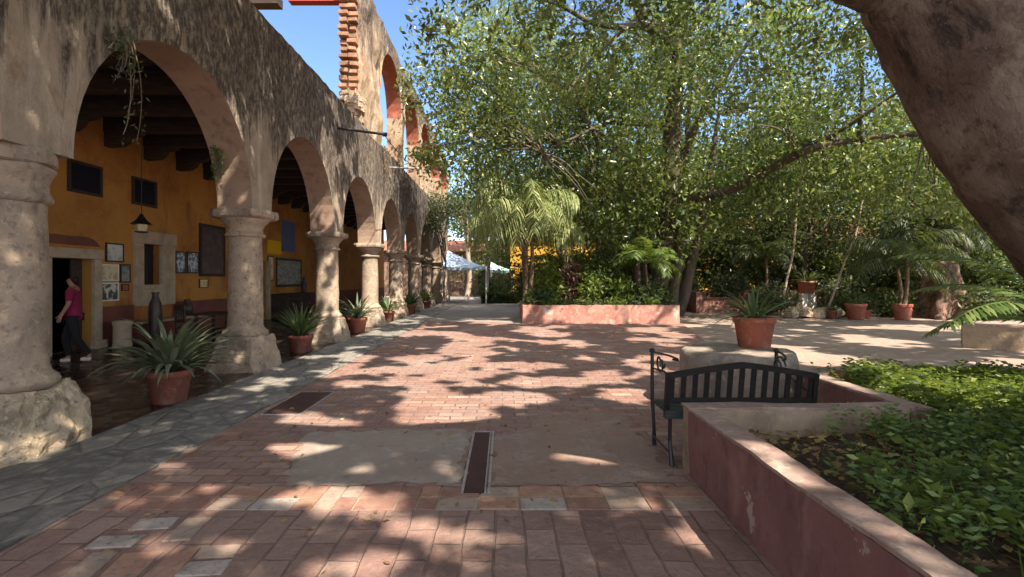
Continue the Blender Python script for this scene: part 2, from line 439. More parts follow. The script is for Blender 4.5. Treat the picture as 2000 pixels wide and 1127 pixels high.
M['floor'] = make_floor()
M['dirt'] = surf('trodden_earth', (0.35, 0.275, 0.225), [
    (0.5, U, .42, .62, (0.27, 0.20, 0.165), .85), (1.3, U, .54, .66, (0.34, 0.22, 0.175), .7), (3, U, .52, .68, (0.42, 0.34, 0.27), .7), (9, U, .53, .66, (0.22, 0.17, 0.135), .7), (30, U, .58, .7, (0.16, .12, .09), .5)],
    rough=.95, bump=(10, .6, .03))
M['far_stone'] = surf('grey_cobble', (0.31, 0.275, 0.25), [(1.2, U, .45, .65, (0.22, 0.195, 0.18), .8), (6, U, .5, .65, (0.4, 0.35, 0.31), .7)], rough=.85, bump=(6, .7, .04))
M['concrete'] = surf('grey_concrete', (0.32, 0.255, 0.215), [
    (0.9, U, .45, .62, (0.25, 0.20, 0.17), .8), (6, U, .52, .66, (0.39, 0.335, 0.295), .7), (20, U, .56, .68, (0.2, 0.165, 0.145), .7), (2.3, U, .58, .68, (0.30, 0.19, 0.15), .6)],
    rough=.85, bump=(16, .35, .012))

M['concrete2'] = surf('brown_concrete', (0.29, 0.20, 0.16), [
    (0.9, U, .45, .62, (0.235, 0.16, 0.13), .8), (3, U, .5, .62, (0.33, 0.255, 0.215), .8), (6, U, .54, .66, (0.27, 0.15, 0.115), .7), (20, U, .56, .68, (0.16, 0.12, 0.10), .7)],
    rough=.88, bump=(16, .4, .014))


# ------------------------------------------------------------------ mesh helpers
class MB:
    def __init__(s):
        s.v = []
        s.f = []

    def add(s, vs, fs):
        o = len(s.v)
        s.v += [tuple(a) for a in vs]
        s.f += [tuple(i + o for i in f) for f in fs]
        return s

    def box(s, x0, x1, y0, y1, z0, z1, rz=0.0, taper=1.0):
        cx, cy = (x0 + x1) / 2, (y0 + y1) / 2
        vs = []
        for z, k in ((z0, 1.0), (z1, taper)):
            for (x, y) in ((x0, y0), (x1, y0), (x1, y1), (x0, y1)):
                dx, dy = (x - cx) * k, (y - cy) * k
                c, sn = math.cos(rz), math.sin(rz)
                vs.append((cx + dx * c - dy * sn, cy + dx * sn + dy * c, z))
        return s.add(vs, [(0, 3, 2, 1), (4, 5, 6, 7), (0, 1, 5, 4), (1, 2, 6, 5), (2, 3, 7, 6), (3, 0, 4, 7)])

    def lathe(s, prof, c=(0, 0), n=24, sq=False, cap=True, a0=0.0):
        """prof: [(r,z)]; sq -> chamfered square sections"""
        rings = []
        for (r, z) in prof:
            ring = []
            if sq:
                k = .72
                for (x, y) in ((k, -1), (1, -k), (1, k), (k, 1), (-k, 1), (-1, k), (-1, -k), (-k, -1)):
                    ring.append((c[0] + r * x, c[1] + r * y, z))
            else:
                for i in range(n):
                    a = a0 + 2 * PI * i / n
                    ring.append((c[0] + r * math.cos(a), c[1] + r * math.sin(a), z))
            rings.append(ring)
        m = len(rings[0])
        vs = [p for r in rings for p in r]
        fs = []
        for k in range(len(rings) - 1):
            for i in range(m):
                j = (i + 1) % m
                fs.append((k * m + i, k * m + j, (k + 1) * m + j, (k + 1) * m + i))
        if cap:
            fs.append(tuple(reversed(range(m))))
            fs.append(tuple((len(rings) - 1) * m + i for i in range(m)))
        return s.add(vs, fs)

    def tube(s, pts, rad, n=8, cap=True):
        pts = [Vector(p) for p in pts]
        if isinstance(rad, (int, float)):
            rad = [rad] * len(pts)
        vs, fs = [], []
        up = Vector((0.13, 0.21, 1)).normalized()
        for i, p in enumerate(pts):
            a = pts[max(0, i - 1)]
            b = pts[min(len(pts) - 1, i + 1)]
            d = (b - a).normalized()
            if abs(d.dot(up)) > .97:
                up = Vector((1, 0.1, 0)).normalized()
            u = d.cross(up).normalized()
            w = u.cross(d).normalized()
            for k in range(n):
                t = 2 * PI * k / n
                vs.append(p + (u * math.cos(t) + w * math.sin(t)) * rad[i])
        for i in range(len(pts) - 1):
            for k in range(n):
                j = (k + 1) % n
                fs.append((i * n + k, i * n + j, (i + 1) * n + j, (i + 1) * n + k))
        if cap:
            fs.append(tuple(range(n)))
            fs.append(tuple(reversed([(len(pts) - 1) * n + k for k in range(n)])))
        return s.add(vs, fs)

    def bar(s, a, b, w, h):
        """rectangular bar from a to b"""
        a, b = Vector(a), Vector(b)
        d = (b - a).normalized()
        up = Vector((0, 0, 1)) if abs(d.z) < .95 else Vector((0, 1, 0))
        u = d.cross(up).normalized() * w / 2
        v = u.cross(d).normalized() * h / 2
        vs = [a - u - v, a + u - v, a + u + v, a - u + v, b - u - v, b + u - v, b + u + v, b - u + v]
        return s.add(vs, [(0, 3, 2, 1), (4, 5, 6, 7), (0, 1, 5, 4), (1, 2, 6, 5), (2, 3, 7, 6), (3, 0, 4, 7)])

    def ribbon(s, pts, wid, side, fold=0.0):
        vs, fs = [], []
        side = Vector(side).normalized()
        for i, p in enumerate(pts):
            p = Vector(p)
            d = Vector(pts[min(i + 1, len(pts) - 1)]) - Vector(pts[max(i - 1, 0)])
            nrm = side.cross(d).normalized() if d.length > 0 else Vector((0, 0, 1))
            w = wid[i]
            vs += [p - side * w / 2 + nrm * fold * w, p, p + side * w / 2 + nrm * fold * w]
        for i in range(len(pts) - 1):
            fs += [(i * 3, i * 3 + 1, i * 3 + 4, i * 3 + 3), (i * 3 + 1, i * 3 + 2, i * 3 + 5, i * 3 + 4)]
        return s.add(vs, fs)

    def jitter(s, amp, freq, seed=0.0):
        o = Vector((seed, seed * 1.7, seed * .3))
        s.v = [tuple(Vector(p) + noise.noise_vector(Vector(p) * freq + o) * amp) for p in s.v]
        return s

    def build(s, name, mat, parent=None, smooth=False, bevel=0.0):
        me = bpy.data.meshes.new(name)
        off = parent_world(parent)
        me.from_pydata([(p[0] - off.x, p[1] - off.y, p[2] - off.z) for p in s.v], [], s.f)
        me.materials.append(mat)
        if smooth:
            me.polygons.foreach_set('use_smooth', [True] * len(me.polygons))
        me.update()
        if bevel > 0:
            bm = bmesh.new()
            bm.from_mesh(me)
            bmesh.ops.remove_doubles(bm, verts=bm.verts, dist=1e-5)
            bmesh.ops.recalc_face_normals(bm, faces=bm.faces)
            ed = [e for e in bm.edges if len(e.link_faces) == 2 and e.calc_face_angle(0) > .6]
            bmesh.ops.bevel(bm, geom=ed, offset=bevel, segments=2, profile=.6, affect='EDGES', clamp_overlap=True)
            bm.to_mesh(me)
            bm.free()
        o = bpy.data.objects.new(name, me)
        COL.objects.link(o)
        if parent:
            o.parent = parent
        return o


def parent_world(p):
    v = Vector((0, 0, 0))
    while p:
        v += p.location
        p = p.parent
    return v


def tag(o, label, cat, group=None, kind=None):
    if label:
        o['label'] = label
    if cat:
        o['category'] = cat
    if group:
        o['group'] = group
    if kind:
        o['kind'] = kind
    return o


def thing(name, loc, label, cat, group=None):
    o = bpy.data.objects.new(name, None)
    o.empty_display_size = .2
    COL.objects.link(o)
    o.location = loc
    return tag(o, label, cat, group)


def struct(name, mb, mat, **kw):
    o = mb.build(name, mat, None, **kw)
    o['kind'] = 'structure'
    return o


def copy_tree(o, parent=None):
    c = o.copy()
    COL.objects.link(c)
    if parent:
        c.parent = parent
    for ch in list(o.children):
        copy_tree(ch, c)
    return c


def leaves(name, P, L, W, mat, parent=None, droop=0.25, fold=.18, D=None, flat=0.0):
    """one mesh of many folded leaves centred on P"""
    P = np.asarray(P, float)
    n = len(P)
    off = parent_world(parent)
    P = P - np.array([off.x, off.y, off.z])
    if D is None:
        d = rng.normal(size=(n, 3))
        d[:, 2] = d[:, 2] * (1 - flat) - droop
    else:
        d = np.asarray(D, float)
    d /= np.linalg.norm(d, axis=1)[:, None] + 1e-9
    r = rng.normal(size=(n, 3))
    if flat > 0:
        r[:, 2] *= (1 - flat)
    w = np.cross(d, r)
    w = w / (np.linalg.norm(w, axis=1)[:, None] + 1e-9)
    if flat > 0:
        w[:, 2] *= (1 - flat)
        w /= np.linalg.norm(w, axis=1)[:, None] + 1e-9
    nn = np.cross(w, d)
    sc = rng.uniform(.65, 1.25, n)[:, None]
    L = sc * L
    W = sc * W
    V = np.empty((n, 4, 3))
    V[:, 0] = P - d * L / 2
    V[:, 1] = P - d * L * .05 + w * W / 2 + nn * fold * W
    V[:, 2] = P + d * L / 2
    V[:, 3] = P - d * L * .05 - w * W / 2 + nn * fold * W
    me = bpy.data.meshes.new(name)
    me.vertices.add(n * 4)
    me.vertices.foreach_set('co', V.reshape(-1).astype(np.float32))
    idx = (np.arange(n)[:, None] * 4 + np.array([0, 1, 2, 0, 2, 3])[None, :]).reshape(-1)
    me.loops.add(n * 6)
    me.loops.foreach_set('vertex_index', idx.astype(np.int32))
    me.polygons.add(n * 2)
    me.polygons.foreach_set('loop_start', (np.arange(n * 2) * 3).astype(np.int32))
    me.materials.append(mat)
    me.update(calc_edges=True)
    me.validate()
    o = bpy.data.objects.new(name, me)
    COL.objects.link(o)
    if parent:
        o.parent = parent
    return o


def blob_pts(n_cl, per, c, r, cl_r, lo_z=None, seed=1, hollow=.3, gap=0.0, gfreq=.35):
    """leaf positions in clumps through an ellipsoid"""
    g = np.random.default_rng(seed)
    out = []
    k = tries = 0
    while k < n_cl and tries < n_cl * 8:
        tries += 1
        d = g.normal(size=3)
        d /= np.linalg.norm(d)
        rr = (hollow + (1 - hollow) * g.random()) ** .7
        p = np.array(c) + d * rr * np.array(r)
        if lo_z is not None and p[2] < lo_z:
            continue
        if gap > 0 and tries < n_cl * 5 and noise.noise(Vector(p) * gfreq + Vector((seed, 0, 0))) < gap - .55:
            continue
        cr = cl_r * g.uniform(.6, 1.3)
        out.append(p + g.normal(size=(per, 3)) * np.array([cr, cr, cr * .7]))
        k += 1
    return np.concatenate(out)


def P(px, py, Y):
    """photo pixel at depth Y -> point"""
    return Vector(((px - 985) / 1000 * Y, Y, 1.6 - (py - 545) / 1000 * Y))


def curve(p0, p1, bend=(0, 0, 0), n=8, wob=0.0, seed=0):
    p0, p1, b = Vector(p0), Vector(p1), Vector(bend)
    r = []
    for i in range(n + 1):
        t = i / n
        p = p0.lerp(p1, t) + b * (4 * t * (1 - t))
        if wob and 0 < i < n:
            p += noise.noise_vector(p * .7 + Vector((seed, seed, 0))) * wob
        r.append(p)
    return r


# ------------------------------------------------------------------ ground sheets
struct('ground', MB().add([(-300, -300, -.016), (300, -300, -.016), (300, 300, -.016), (-300, 300, -.016)], [(0, 1, 2, 3)]), M['dirt'])


def sheet(name, pts, z, mat, jag=0.0, step=.25, seed=0):
    """a flat polygon whose outline may wander"""
    out = []
    n = len(pts)
    for i in range(n):
        a, b = Vector((*pts[i], 0)), Vector((*pts[(i + 1) % n], 0))
        k = max(1, int((b - a).length / step)) if jag else 1
        for j in range(k):
            p = a.lerp(b, j / k)
            if jag:
                p += noise.noise_vector(p * 2.3 + Vector((seed, 0, 0))) * jag + noise.noise_vector(p * 9 + Vector((seed, 3, 0))) * jag * .7
            out.append((p.x, p.y, z))
    return struct(name, MB().add(out, [tuple(range(len(out)))]), mat)


XS = -2.96          # edge between the flagstones and the bricks
XA = -4.12          # edge between the corridor floor and the flagstones
sheet('brick_paving', [(XS, 3.95), (1.5, 3.95), (3.2, 4.3), (3.4, 5.9), (4.4, 8), (4.9, 12), (6.4, 18.4), (1.0, 18.4), (-1.2, 19.5), (XS, 19.5)], 0.0, M['brick_pave'])
sheet('tile_paving', [(XS, -6), (1.5, -6), (1.5, 3.54), (XS, 3.54)], 0.0, M['tile_pave'])
sheet('stone_paving', [(-4.1, 19.5), (-1.2, 19.5), (1.0, 18.4), (1.2, 50), (-6, 50)], -0.004, M['far_stone'])
sheet('concrete_paving', [(-1.75, 4.0), (-.34, 3.98), (-.34, 5.38), (-1.0, 5.42), (-2.05, 5.35)], 0.004, M['concrete'], .12, .05, 3)
bp = sheet('concrete_paving', [(-.10, 3.98), (1.36, 4.02), (1.36, 6.1), (.35, 6.15), (.3, 5.5), (-.10, 5.3)], 0.004, M['concrete2'], .12, .05, 9)

# the course of mixed bricks across the paving
mb_by = [MB(), MB(), MB(), MB()]
x = XS
g = random.Random(4)
while x < 1.49:
    w = g.choice([.14, .15, .29, .30, .33])
    w = min(w, 1.495 - x)
    if w < .05:
        break
    for (ya, yb) in (((3.545, 3.945),) if w < .2 and g.random() < .3 else ((3.545, 3.74), (3.752, 3.945))):
        k = g.choices([0, 1, 2, 3], [5, 3, 2, 2])[0]
        mb_by[k].box(x + .005, x + w - .006, ya + g.uniform(0, .008), yb - g.uniform(0, .008), -.02, g.uniform(.001, .009), g.uniform(-.02, .02))
    x += w
pal = [((0.26, 0.14, 0.11), (0.33, 0.2, 0.16)), ((0.33, 0.18, 0.13), (0.40, 0.26, 0.19)), ((0.36, 0.27, 0.22), (0.28, 0.2, 0.16)), ((0.40, 0.345, 0.31), (0.29, 0.23, 0.2))]
sheet('brick_bedding', [(XS, 3.54), (1.5, 3.54), (1.5, 3.95), (XS, 3.95)], -.005, M['rough_render'])
for k, m in enumerate(mb_by):
    mt = surf('course_brick', pal[k][0], [(7, U, .45, .62, pal[k][1], .8), (25, U, .56, .68, (0.14, .1, .085), .6)], bump=(18, .5, .012))
    struct('brick_course', m, mt, bevel=.006)
# pale worn slabs set among the near tiles
slabs = [(-2.28, 3.34, .24, .15, 3), (-2.36, 3.11, .26, .14, 3), (-2.02, 3.27, .16, .30, 2), (-2.30, 2.82, .15, .33, 2), (-2.08, 2.82, .20, .34, 1), (-1.85, 2.86, .15, .36, 1), (-1.68, 3.0, .22, .13, 2), (-1.66, 2.83, .24, .15, 3)]
for (cx, cy, w, h, k) in slabs:
    mb_by[k].__init__()
for (cx, cy, w, h, k) in slabs:
    mb_by[k].box(cx - w / 2, cx + w / 2, cy - h / 2, cy + h / 2, -.01, .009, .12)
for k in (1, 2, 3):
    mt = surf('worn_slab', pal[k][0], [(7, U, .45, .62, pal[k][1], .8), (22, U, .54, .66, (0.16, .13, .115), .7)], bump=(18, .5, .012))
    struct('worn_paving', mb_by[k].jitter(.012, 5), mt, bevel=.006)

# flagstone strip, a slightly raised slab with a wandering edge
mb = MB()
ys = np.arange(-6, 40.01, .25)
va = []
for y in ys:
    e = .05 * noise.noise(Vector((y * 1.7, 0, 0)))
    e2 = .05 * noise.noise(Vector((y * 1.3, 5, 0)))
    hz = .02 + .012 * noise.noise(Vector((y * .9, 9, 0)))
    va += [(XA + e2, y, -.01), (XA + e2, y, hz + .01), (-3.55, y, hz), (XS + e, y, hz - .006), (XS + e, y, -.01)]
for i in range(len(ys) - 1):
    for k in range(4):
        mb.f.append((i * 5 + k, i * 5 + k + 1, i * 5 + k + 6, i * 5 + k + 5))
mb.v = va
struct('flagstone_path', mb, M['flag'])
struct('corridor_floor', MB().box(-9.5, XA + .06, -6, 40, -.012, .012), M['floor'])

# ------------------------------------------------------------------ arcade
COLY = [0.4, 4.75, 9.1, 13.3, 17.5, 21.7, 26.0, 30.2, 34.4, 38.6]
XF, XB, XC = -4.3, -4.9, -4.6
HS = .36
arcade = thing('arcade', (XC, 4.75, 0), 'long weathered stone arcade of round columns and arches with a ruined upper storey', 'arcade')


def wall_run(ys, zb, zt, x0, x1, front, soff, nz=10, caps=(False, False), amp=.03):
    """vertical wall strips; x0 back, x1 front"""
    def col(y, b, t, xx, sgn):
        r = []
        for k in range(nz + 1):
            z = b + (t - b) * k / nz
            d = amp * noise.fractal(Vector((xx * 3, y * 1.1, z * 1.1)), 1, 2, 3) if 0 < k else 0
            r.append((xx + d * (1 if sgn else .5), y, z))
        return r
    n = len(ys)
    for xx, sgn in ((x1, 1), (x0, 0)):
        vs, fs = [], []
        for i in range(n):
            vs += col(ys[i], zb[i], zt[i], xx, sgn)
        m = nz + 1
        for i in range(n - 1):
            for k in range(nz):
                q = (i * m + k, (i + 1) * m + k, (i + 1) * m + k + 1, i * m + k + 1)
                fs.append(q if sgn else q[::-1])
        front.add(vs, fs)
        if sgn:
            fr = vs
        else:
            bk = vs
    m = nz + 1
    for i in range(n - 1):
        front.add([fr[i * m + nz], fr[(i + 1) * m + nz], bk[(i + 1) * m + nz], bk[i * m + nz]], [(0, 1, 2, 3)])
        soff.add([fr[i * m], fr[(i + 1) * m], bk[(i + 1) * m], bk[i * m]], [(3, 2, 1, 0)])
    for e, i in ((0, 0), (1, n - 1)):
        if caps[e]:
            front.add(fr[i * m:(i + 1) * m] + bk[i * m:(i + 1) * m], [(k, k + 1, m + k + 1, m + k) for k in range(nz)])


front, soff = MB(), MB()


def ztop(y):
    return 6.3 + .05 * noise.noise(Vector((y * .8, 3, 0))) + .03 * noise.noise(Vector((y * 4, 7, 0)))


for i, y in enumerate(COLY):
    yy = list(np.linspace(y - HS, y + HS, 5))
    wall_run(yy, [2.8] * 5, [ztop(a) for a in yy], XB, XF, front, soff, caps=(i == 0, i == len(COLY) - 1))
    if i < len(COLY) - 1:
        a, b = y + HS, COLY[i + 1] - HS
        c, r = (a + b) / 2, (b - a) / 2
        ts = np.linspace(0, PI, 27)
        yy = [c - r * math.cos(t) for t in ts]
        zb = [2.8 + 1.85 * math.sin(t) for t in ts]
        wall_run(yy, zb, [ztop(q) for q in yy], XB, XF, front, soff)
front.build('wall', M['plaster'], arcade)
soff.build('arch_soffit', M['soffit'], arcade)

# upper ruined storey
uf, us, uj = MB(), MB(), MB()
piers = [(15.4, 17.85)] + [(y - .36, y + .36) for y in COLY[5:]]


def utop(y):
    return 10.75 - .012 * (y - 15) + .16 * noise.noise(Vector((y * .9, 31, 0))) + .1 * noise.noise(Vector((y * 3.1, 37, 0)))


for i, (a, b) in enumerate(piers):
    yy = list(np.linspace(a, b, 12 if i == 0 else 5))
    wall_run(yy, [6.2] * len(yy), [utop(q) for q in yy], XB, XF, uf, MB(), nz=16, caps=(True, True), amp=.11)
    if i < len(piers) - 1:
        c, r = (b + piers[i + 1][0]) / 2, (piers[i + 1][0] - b) / 2
        ts = np.linspace(0, PI, 21)
        yy = [c - r * math.cos(t) for t in ts]
        zb = [8.3 + 1.75 * math.sin(t) for t in ts]
        us = MB()
        wall_run(yy, zb, [utop(q) for q in yy], XB, XF, uf, us, nz=8, amp=.09)
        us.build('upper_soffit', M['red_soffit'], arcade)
uf.build('upper_wall', M['upper_plaster'], arcade)
tb = MB()
g = random.Random(2)
z = 6.9
while z < 11:
    for (xa, xb) in ((-4.92, -4.66), (-4.64, -4.40)):
        a = xa + g.uniform(-.02, .02)
        tb.box(a, xb + g.uniform(-.05, .03), 15.20 + g.uniform(-.06, .12), 15.45, z, z + .11 + g.uniform(-.02, .01), g.uniform(-.04, .04))
    z += .215
tb.jitter(.03, 3.5, 1).build('toothing', M['brick_teeth'], arcade, bevel=.005)
# broken brick lumps where the wall has lost its render
lb = MB()
for k in range(70):
    zz = g.uniform(6.25, 7.1)
    yy = g.uniform(15.05, 15.5)
    lb.box(g.uniform(-4.9, -4.4), g.uniform(-4.7, -4.25), yy, yy + .3, zz, zz + .12, g.uniform(-.3, .3))
lb.jitter(.05, 4).build('rubble_edge', M['rubble'], arcade)
rb = MB().box(-6.6, -4.86, 15.62, 15.9, 10.09, 10.36)
rb.build('tie_beam', M['red_beam'], arcade)


# columns
def column_parts(rough):
    ped = MB()
    prof = [(.50, 0), (.49, .08), (.47, .2), (.44, .34), (.41, .46), (.39, .56), (.36, .60)]
    # finely divided chamfered square so the noise can chip it
    rings = []
    for (r, z) in prof:
        ring = []
        base = [(.72, -1), (1, -.72), (1, .72), (.72, 1), (-.72, 1), (-1, .72), (-1, -.72), (-.72, -1)]
        for q in range(8):
            p, p2 = base[q], base[(q + 1) % 8]
            k = 6 if q % 2 == 1 or q in (3, 7) else 2
            for j in range(k):
                t = j / k
                ring.append((r * (p[0] + (p2[0] - p[0]) * t), r * (p[1] + (p2[1] - p[1]) * t), z))
        rings.append(ring)
    m = len(rings[0])
    fine = []
    for k in range(len(rings) - 1):
        for s in range(2):
            t = s / 2
            fine.append([tuple(a + (b - a) * t for a, b in zip(p, q)) for p, q in zip(rings[k], rings[k + 1])])
    fine.append(rings[-1])
    ped.v = [p for r in fine for p in r]
    for k in range(len(fine) - 1):
        for i in range(m):
            j = (i + 1) % m
            ped.f.append((k * m + i, k * m + j, (k + 1) * m + j, (k + 1) * m + i))
    ped.f.append(tuple((len(fine) - 1) * m + i for i in range(m)))
    ped.jitter(.075 if rough else .035, 5, 2 if rough else 5).jitter(.03 if rough else .012, 14, 8)
    base = MB().lathe([(.33, .585), (.36, .61), (.375, .65), (.36, .69), (.325, .715), (.305, .74), (.29, .79)], n=32, cap=False).jitter(.012, 6)
    shaft = MB().lathe([(.29, .78), (.288, 1.0), (.286, 1.25), (.283, 1.5), (.28, 1.75), (.276, 2.0), (.273, 2.18), (.272, 2.34)], n=32, cap=False).jitter(.010, 3.5)
    cap = MB().lathe([(.272, 2.33), (.325, 2.345), (.335, 2.375), (.32, 2.40), (.285, 2.415), (.285, 2.47), (.30, 2.52), (.34, 2.575), (.385, 2.615), (.40, 2.64), (.40, 2.66)], n=32).jitter(.010, 6)
    if rough:
        cap = MB().lathe([(.272, 2.30), (.315, 2.32), (.322, 2.36), (.30, 2.40), (.285, 2.43), (.29, 2.50), (.31, 2.56), (.335, 2.60), (.338, 2.64), (.32, 2.66)], n=32).jitter(.016, 6)
    aba = MB().lathe([(.40, 2.655), (.445, 2.68), (.455, 2.74), (.44, 2.80), (.36, 2.806)], sq=True).jitter(.016, 5)
    if rough:
        aba = MB().lathe([(.32, 2.655), (.345, 2.67), (.35, 2.75), (.335, 2.80), (.30, 2.806)], n=24).jitter(.02, 5)
    return ped, base, shaft, cap, aba


protos = {}
for i, y in enumerate(COLY):
    key = i == 1
    if key not in protos:
        e = bpy.data.objects.new('column', None)
        COL.objects.link(e)
        e.parent = arcade
        e.location = Vector((XC, y, 0)) - arcade.location
        pr = column_parts(key)
        for nm, mbx, mt in zip(('pedestal', 'base_ring', 'shaft', 'capital', 'abacus'), pr, (M['rubble'] if key else M['column'], M['column'], M['column'], M['column'], M['column'])):
            mbx.v = [(p[0] + XC, p[1] + y, p[2]) for p in mbx.v]
            mbx.build(nm, mt, e, smooth=nm in ('base_ring', 'shaft', 'capital'))
        protos[key] = e
    else:
        c = copy_tree(protos[key], arcade)
        c.location = Vector((XC, y, 0)) - arcade.location
        c.rotation_euler.z = (i * 1) % 4 * PI / 2

# ------------------------------------------------------------------ house behind the corridor
XW = -9.4
house = thing('hacienda_house', (XW, 12, 0), 'ochre painted hacienda house behind the arcade with dark beamed corridor ceiling and maroon dado', 'house')
W = MB()
# wall with door and window openings, built as butted blocks (x from -9.9 to XW)
ops = [(10.55, 11.65, 0, 2.05), (13.25, 13.95, 1.45, 2.52), (19.2, 20.2, 0, 2.3), (27, 28.1, 0, 2.3)]
y = -6.0
for (a, b, z0, z1) in ops:
    W.box(XW - .4, XW, y, a, 0, 11.4)
    W.box(XW - .4, XW, a, b, z1, 11.4)
    if z0 > 0:
        W.box(XW - .4, XW, a, b, 0, z0)
    y = b
W.box(XW - .4, XW, y, 40, 0, 11.4)
W.build('wall', M['ochre'], house)
D = MB()
y = -6.0
for (a, b) in ((10.33, 11.87), (12.95, 14.5), (19.0, 20.4), (26.8, 28.3)):
    D.box(XW, XW + .035, y, a, .012, .95)
    y = b
D.box(XW, XW + .035, y, 40, .012, .95)
D.build('dado', M['dado'], house)
B = MB().box(XW - 4, XW - .42, 10, 12.4, -.2, 3)
bpy_room = MB()
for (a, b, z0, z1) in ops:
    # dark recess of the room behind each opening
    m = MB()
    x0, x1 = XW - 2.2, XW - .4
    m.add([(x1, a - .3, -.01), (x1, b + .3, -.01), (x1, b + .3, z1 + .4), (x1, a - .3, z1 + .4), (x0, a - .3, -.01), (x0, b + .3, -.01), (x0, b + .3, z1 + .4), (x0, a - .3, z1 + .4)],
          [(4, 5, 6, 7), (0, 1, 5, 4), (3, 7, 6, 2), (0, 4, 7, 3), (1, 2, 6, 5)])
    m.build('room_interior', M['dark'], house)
# surrounds
s = MB()
s.box(XW, XW + .09, 10.33, 10.55, .012, 2.05).box(XW, XW + .09, 11.65, 11.87, .012, 2.05).box(XW, XW + .10, 10.30, 11.90, 2.05, 2.27)
s.box(XW, XW + .16, 11.62, 11.95, .012, .2)
s.build('door_surround', M['surround'], house, bevel=.012)
s = MB()
s.box(XW, XW + .09, 12.95, 13.25, .9, 2.52).box(XW, XW + .09, 13.95, 14.5, .9, 2.52).box(XW, XW + .10, 12.92, 14.55, 2.52, 2.85).box(XW, XW + .12, 13.25, 13.95, 1.33, 1.45).box(XW, XW + .07, 13.25, 13.95, .9, 1.33)
s.build('window_surround', M['surround'], house, bevel=.012)
sh = MB().box(XW - .2, XW - .16, 13.62, 13.94, 1.46, 2.51)
sh.build('shutter', M['glass'], house)
MB().box(XW - .25, XW - .20, 11.35, 11.64, .02, 2.04).build('door', M['timber'], house)
for (a, b) in ((19.0, 19.2), (20.2, 20.4)):
    MB().box(XW, XW + .09, a, b, .012, 2.3).build('door_jamb', M['surround'], house)
# reddish painted pediment over the door
pd = MB()
ts = np.linspace(0, PI, 15)
vs = [(XW + .012, 11.05 - .85 * math.cos(t), 2.34 + .26 * math.sin(t) ** 1.5 * (1 + .25 * math.sin(3 * t))) for t in ts]
vs2 = [(XW, v[1], v[2]) for v in vs]
pd.add(vs + vs2, [tuple(range(15))[::-1]] + [(i, i + 1, 15 + i + 1, 15 + i) for i in range(14)])
pd.build('painted_pediment', M['dado'], house)
# high windows
for (a, b) in ((11.0, 11.93), (12.9, 13.8)):
    f = MB()
    f.box(XW + .001, XW + .05, a, a + .06, 3.5, 4.2).box(XW + .001, XW + .05, b - .06, b, 3.5, 4.2).box(XW + .001, XW + .05, a + .06, b - .06, 3.5, 3.56).box(XW + .001, XW + .05, a + .06, b - .06, 4.14, 4.2)
    wfr = f.build('window', M['timber'], house)
    MB().box(XW + .002, XW + .015, a + .06, b - .06, 3.56, 4.14).build('pane', M['glass'], wfr)
# ceiling boards, beams, corbels
MB().box(XW, XB, -6, 40, 5.42, 5.75).build('ceiling', M['ceiling'], house)
y = 4.2
k = 0
while y < 36:
    bm_ = MB().box(XW, XB - .002, y - .13, y + .13, 5.06, 5.42)
    bo = bm_.build('beam', M['timber'], house)
    cb = MB()
    pr = [(XW, 4.72), (XW + .36, 4.74), (XW + .5, 4.84), (XW + .56, 4.95), (XW + .82, 5.0), (XW + .86, 5.058), (XW, 5.058)]
    n = len(pr)
    cb.add([(p[0], y - .1, p[1]) for p in pr] + [(p[0], y + .1, p[1]) for p in pr], [tuple(range(n)), tuple(reversed(range(n, 2 * n)))] + [(i, n + i, n + (i + 1) % n, (i + 1) % n) for i in range(n)])
    cb.build('corbel', M['timber'], bo)
    y += 1.32
# second storey roof fragment seen above the arcade
MB().box(XW, -8.2, -6, 18.4, 11.4, 11.62).build('eave', M['timber'], house)
MB().box(XW, -6.12, 13.8, 14.15, 9.04, 9.28).build('eave_beam', M['timber'], house)

# ------------------------------------------------------------------ things in the corridor
def picture(y0, y1, z0, z1, art, fr, label, cat='picture', fw=.035, name='framed_picture', th=.035):
    t = thing(name, (XW, (y0 + y1) / 2, z0), label, cat)
    f = MB()
    x0, x1 = XW + .002, XW + th
    f.box(x0, x1, y0, y0 + fw, z0, z1).box(x0, x1, y1 - fw, y1, z0, z1).box(x0, x1, y0 + fw, y1 - fw, z0, z0 + fw).box(x0, x1, y0 + fw, y1 - fw, z1 - fw, z1)
    f.build('frame', fr, t)
    MB().box(x0, x1 - .012, y0 + fw, y1 - fw, z0 + fw, z1 - fw).build('print', art, t)
    return t


def WY(px):
    return -XW * 1000 / (985 - px)


def WZ(px, py):
    return 1.6 - (py - 545) / 1000 * WY(px)


def pic(px0, px1, py0, py1, *a, **k):
    ya, yb = WY(px0), WY(px1)
    c = (px0 + px1) / 2
    return picture(ya, yb, WZ(c, py1), WZ(c, py0), *a, **k)


pic(205, 240, 475, 512, M['paper'], M['timber'], 'pale print in a thin dark frame, upper left of the small pictures beside the doorway')
pic(195, 230, 516, 549, M['paper_warm'], M['white_paint'], 'yellowish print in a white frame on the ochre wall, above the black and white print')
pic(195, 230, 552, 588, M['paper_dark'], M['white_paint'], 'dark print with a wide pale mount in white frame, lowest picture beside the doorway')
pic(233, 253, 516, 552, M['landscape'], M['timber'], 'small dim grey green picture between the white framed prints and stone window')
pic(236, 250, 555, 568, M['terracotta'], M['timber'], 'tiny dark red picture hung low beside the stone framed window', fw=.02)
pic(341, 361, 491, 534, M['paper_blue'], M['timber'], 'blue and white print nearer the stone window, one of two side by side')
pic(364, 386, 492, 534, M['paper_blue'], M['timber'], 'blue and white print nearer the big dark painting, one of two side by side')
pic(388, 437, 440, 540, M['oil'], M['timber'], 'large dark oil painting in heavy brown frame on the ochre wall', fw=.09, th=.06)
pic(388, 405, 545, 562, M['paper_warm'], M['timber'], 'small faded yellow print under the large dark painting', fw=.02)
